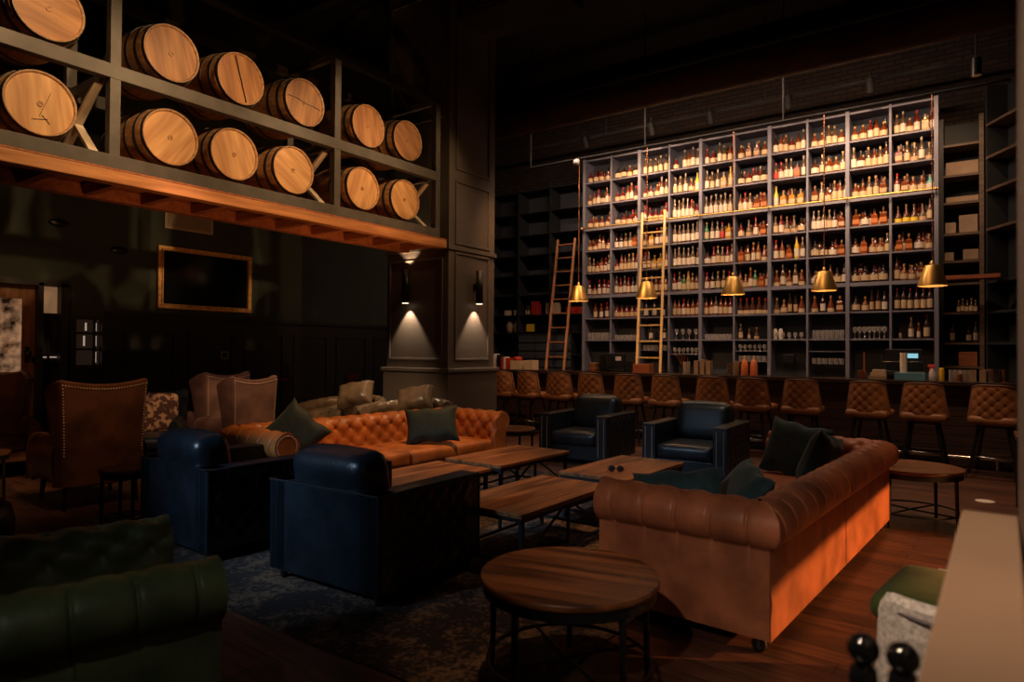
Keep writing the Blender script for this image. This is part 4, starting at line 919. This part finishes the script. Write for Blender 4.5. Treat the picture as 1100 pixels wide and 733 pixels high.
# bronze tub chairs
def tub(label,loc,rz):
    t=thing('tub_chair',label,'armchair',loc,rz); rr=.50
    def prof(a,v):     # a: angle from -1..1 round the back, v round the roll section
        an=R(90)+a*R(115); h=.70+.06*math.cos(a*PI/2)-.03*abs(a); bx_,by_=rr*1.05*math.cos(an),rr*math.sin(an)
        if abs(a)>.75: by_-= (abs(a)-.75)*.5
        n=Vector((math.cos(an),math.sin(an),0))
        if v<.35: z=.1+(h-.16)*v/.35; off=0
        elif v<.7: q=(v-.35)/.35*PI*1.25; off=.045-.085*math.cos(q)*1; z=h-.05+.085*math.sin(q); off=.03+.075*math.cos(q) ; off=off
        else: q=(v-.7)/.3; off=-.10-.03*q; z=(h-.11)-(h-.11-.35)*q
        s=a*rr*2; d=0
        if v>.42:
            pf,ds=tuft(s,v*.6,.16,.16); d=.016*pf-.012*math.exp(-(ds/.016)**2)
        return Vector((bx_,by_,z))+n*off+Vector((0,0,d if .42<v<.7 else 0))-n*(d if v>=.7 else 0)
    m=MB().grid(lambda a,b:prof(2*a-1,b),90,36)
    for e in (-1,1):
        q=[prof(e,k/36) for k in range(37)]; m.add(q,[tuple(range(37))])
    m.build('tufted_shell','bronze',t)
    rbox(MB(),-.40,.40,-.48,.36,.24,.45,.07,.02,10).build('seat_cushion','bronze',t)
    MB().lathe([(.38,.08),(.40,.10),(.40,.24)],24).build('base','bronze',t)
    for x in (-.3,.3):
        for y in (-.25,.25): MB().tube((x,y,.1),(x,y,0),.025,.018).build('foot','rubber',t)
    return t
tub('bronze leather tub chair with cushion, right one before the pillar',(-6.40,6.62,0),R(8))
tub('bronze leather tub chair with cushion, left one near the pillar',(-7.66,6.55,0),R(8))
pillow('leather_cushion',(-6.40,6.72,.80),(R(-34),R(-10),R(26)),.54,.40,.32,'bronze','shiny bronze leather cushion on the right tub chair')
pillow('leather_cushion',(-7.55,6.66,.82),(R(-34),R(-10),R(26)),.56,.41,.32,'bronze','shiny bronze leather cushion on the left tub chair')
# red chair and dim tables at the wall
t=thing('high_back_chair','dark red high-backed chair near the black wainscot','chair',(-9.0,7.55,0),R(-60))
rbox(MB(),-.26,.26,.18,.27,.45,1.07,.03,.0,8).build('backrest','redl',t); rbox(MB(),-.26,.26,-.27,.20,.42,.52,.03,.01,8).build('seat','redl',t)
for x in (-.22,.22):
    for y in (-.22,.22): MB().tube((x,y,.43),(x,y,0),.018).build('leg','black',t)
for x,y,z,l in ((-9.3,6.5,1.02,'dim high table by the wainscot left of red chair'),(-8.9,7.0,.74,'dim low table just before the dark red chair')):
    t=thing('cafe_table',l,'table',(x,y,0)); MB().lathe([(.30,z-.03),(.31,z-.02),(.31,z)],28).build('table_top','rtop',t); MB().tube((0,0,.02),(0,0,z-.03),.03).build('pedestal','black',t); MB().lathe([(.22,0),(.22,.015),(.03,.03)],24).build('base','black',t)
# ================================================================ TABLES
def ctable(label,x0,x1,y0,y1,rz=0):
    t=thing('coffee_table',label,'coffee table',((x0+x1)/2,(y0+y1)/2,0),rz,'wood and steel coffee tables'); a,b=(x1-x0)/2,(y1-y0)/2; H=.42
    MB().box(-a,a,-b,b,H-.032,H).build('table_top','top',t,bevel=.004)
    MB().box(-a+.01,a-.01,-b+.01,-b+.03,H-.06,H-.033).box(-a+.01,a-.01,b-.03,b-.01,H-.06,H-.033).box(-a+.01,-a+.03,-b+.03,b-.03,H-.06,H-.033).box(a-.03,a-.01,-b+.03,b-.03,H-.06,H-.033).build('top_frame','black',t)
    for sx in (-1,1):
        for sy in (-1,1): MB().box(sx*(a-.03)-.015,sx*(a-.03)+.015,sy*(b-.04)-.015,sy*(b-.04)+.015,0.0,H-.034).build('leg','black',t)
    for sx in (-1,1):
        MB().box(sx*(a-.03)-.01,sx*(a-.03)+.01,-b+.055,b-.055,.07,.09).build('stretcher','black',t)
        MB().bar((sx*(a-.03),-b+.05,.09),(sx*(a-.03),-.08,H-.06),.014).bar((sx*(a-.03),b-.05,.09),(sx*(a-.03),.08,H-.06),.014).build('brace','black',t)
        MB().box(sx*(a-.03)-.01,sx*(a-.03)+.01,-.01,.01,.09,H-.035).build('mid_post','black',t)
    for sy in (-1,1): MB().box(-a+.045,a-.045,sy*(b-.04)-.01,sy*(b-.04)+.01,.07,.09).build('cross_stretcher','black',t)
    return t
ctable('wooden coffee table nearest the cognac sofa arm, dark steel legs',-3.14,-2.45,3.60,4.86,R(-1))
ctable('wooden coffee table with sunglasses on it before black chairs',-3.08,-2.39,5.10,6.28,R(-2))
ctable('wooden coffee table beside the orange sofa, farther one',-4.36,-3.65,5.02,6.22,R(-2))
ctable('wooden coffee table mostly hidden behind the foreground club chair',-4.34,-3.68,3.68,4.86,R(-1))
t=thing('sunglasses','dark sunglasses lying on the coffee table','sunglasses',(-2.68,5.40,.428),R(30))
for sg in (-1,1): MB().lathe([(.02,-.004),(.030,0),(.02,.004)],14,(sg*.038,0,.018),axis='y').build('lens','dplast',t)
MB().box(-.012,.012,-.004,.004,.018,.026).box(-.075,-.068,0,.11,.006,.012).box(.068,.075,0,.11,.006,.012).build('sunglass_frame','dplast',t)
def rtable(label,loc,r,H,rz=0,legs=4,lower=True):
    t=thing('round_side_table',label,'side table',loc,rz)
    MB().lathe([(r-.004,H-.028),(r,H-.024),(r,H-.004),(r-.004,H)],48).build('table_top','rtop',t)
    MB().lathe([(r-.03,H-.075),(r-.012,H-.075),(r-.012,H-.029),(r-.03,H-.029)],48,smooth=False,capb=False,capt=False).build('apron_ring','black',t)
    for k in range(legs):
        a=2*PI*(k+.5)/legs; x,y=(r-.02)*math.cos(a),(r-.02)*math.sin(a); MB().tube((x*.97,y*.97,H-.03),(x,y,0),.016,.013).build('leg','black',t)
    if lower:
        rr=r-.035; MB().path([(rr*math.cos(2*PI*k/32),rr*math.sin(2*PI*k/32),.12) for k in range(32)],.009,6,closed=True).path([(-rr*.7,-rr*.7,.12),(0,0,.125),(rr*.7,rr*.7,.12)],.008,6).path([(rr*.7,-rr*.7,.12),(0,0,.115),(-rr*.7,rr*.7,.12)],.008,6).build('lower_ring','black',t)
    return t
rtable('large round wooden side table in the foreground, black steel legs',(-1.52,2.60,0),.40,.50,R(12),5)
rtable('round wooden side table behind the cognac sofa by the bar',(-.50,6.85,0),.385,.50,R(20))
rtable('small round wooden table between orange sofa and black club chair',(-4.95,7.0,0),.30,.50,R(10))
rtable('small round table between big wingback and blue-black club chair',(-5.72,2.62,0),.20,.52,R(35))
rtable('round table with pale drum base at the left edge',(-8.05,2.25,0),.30,.46,0,4,False)
mesh_thing('drum_stool',MB().lathe([(.17,0),(.20,.05),(.20,.36),(.17,.40)],28),'drum','pale drum-shaped stool under the round table, left edge','stool',(-8.05,2.25,0))
t=thing('black_side_table','low black side table corner at the lower left edge','side table',(-4.0,1.15,0),R(10)); MB().box(-.22,.22,-.22,.22,.47,.50).build('table_top','black',t,bevel=.004)
for x in (-.2,.2):
    for y in (-.2,.2): MB().box(x-.015,x+.015,y-.015,y+.015,0,.469).build('leg','black',t)
# studded pouf at left edge
t=thing('studded_pouf','round black pouf dotted with pale studs, left edge','pouf',(-5.95,1.62,0))
MB().lathe([(.24,0),(.29,.06),(.30,.22),(.27,.34),(.18,.40),(.001,.41)],32,capt=False).build('cushion','blackl',t)
g=MB()
for k in range(26):
    a=2.4*k; r=.045*math.sqrt(k); g.sphere((r*math.cos(a),r*math.sin(a),.41-.6*max(0,r-.12)**1.2),.007,6,4)
g.build('pale_studs','white',t)
# ================================================================ RUG
rgm=MB().box(-5.3,-1.58,2.18,6.9,.001,.012)
r_=mesh_thing('area_rug',rgm,'rug','large worn black and tan patterned rug under the lounge tables','rug')
mesh_thing('floor_disc',MB().lathe([(.085,0),(.085,.006),(.07,.010)],24),'white','small round pale disc on the floor near the bar','floor plate',(.02,8.26,.001))  # thin pale disc lying flat on the floor
# ================================================================ RIGHT FOREGROUND
def lowchair(label,loc,rz):
    t=thing('low_back_chair',label,'chair',loc,rz)
    def sh(u,v,k):
        s=2*u-1; x=.30*s*(1-.05*v); y=.26-.10*abs(s)**3; z=.42+.38*v*(1-.10*abs(s)**6*v); c=min(1,(1-abs(s))*6); z=.42+(.38*v)*(.86+.14*math.sqrt(max(0,1-max(0,abs(s)-.8)**2*25)))
        return Vector((x,y+(.0 if k==0 else -.07),z))
    m=MB().grid(lambda u,v:sh(u,v,0),26,12,flip=True); m.grid(lambda u,v:sh(u,v,1),26,12); m.grid(lambda a,b:sh(b,1,0).lerp(sh(b,1,1),a)+Vector((0,0,.02*math.sin(PI*a))),6,26); m.grid(lambda a,b:sh(0,b,0).lerp(sh(0,b,1),a),2,10,flip=True); m.grid(lambda a,b:sh(1,b,0).lerp(sh(1,b,1),a),2,10)
    m.build('backrest','boucle',t)
    pts=[sh(0,v/8,0) for v in range(0,8)]+[sh(u/20,1,0) for u in range(21)]+[sh(1,1-v/8,0) for v in range(1,9)]
    MB().path([p+Vector((p.x*-.08,.006,-.03 if p.z>.6 else 0)) for p in pts],.008,6).build('piping','piping',t)
    rbox(MB(),-.29,.29,-.28,.20,.38,.50,.05,.02,10).build('seat','greenv',t)
    for x in (-.24,.24):
        for y in (-.22,.20): MB().tube((x,y,.40),(x*1.05,y*1.1,0),.018,.013).build('leg','rubber',t)
    return t
lowchair('grey woven chair back beside the near ledge, lower right',(.02,2.58,0),R(176)).scale=(1,1,.9)
t=thing('velvet_stool','low green velvet seat with pale rim beyond the grey chair','stool',(-.06,3.38,0),R(-8))
rbox(MB(),-.30,.30,-.30,.30,.38,.50,.06,.012,12).build('seat','greenv',t)
MB().box(-.27,.27,-.27,.27,.12,.40).build('base','boucle',t,bevel=.02)
MB().path([(x,y,.485) for x,y in ((.29,-.1),(.29,.25),(.25,.29),(-.05,.29),(-.15,.285))],.012,6).build('piping','boucle',t)
for x in (-.22,.22):
    for y in (-.22,.22): MB().tube((x,y,.13),(x,y,0),.02).build('foot','rubber',t)
t=thing('serving_shelf','small dark shelf on the near half wall holding mills','shelf',(-.23,1.1,.76)); MB().box(-.14,.20,-.35,.36,0,.025).build('shelf_board','dplast',t,bevel=.004); MB().box(.10,.18,-.2,-.17,-.2,-.001).box(.10,.18,.2,.23,-.2,-.001).build('bracket','dplast',t)
for x,y,l in ((-.175,1.34,'glossy black round-topped mill, left and taller one'),(-.115,1.355,'glossy black round-topped mill, right one beside the ledge')):
    t=thing('pepper_mill',l,'pepper mill',(x,y,.786)); MB().lathe([(.026,0),(.026,.04),(.018,.07),(.024,.13),(.022,.15),(.012,.16)],20).build('mill_body','rubber',t)
    MB().sphere((0,0,.184 if x<-.15 else .178),.027,20,14).build('mill_head','rubber',t)
t=thing('black_bar_table','black table leg half hidden behind the near wall','table',(.55,7.9,0))
MB().box(-.3,.3,-.3,.3,.70,.74).build('table_top','rtop',t,bevel=.004)
for x in (-.26,.26):
    for y in (-.26,.26): MB().box(x-.025,x+.025,y-.025,y+.025,0,.699).build('leg','black',t)
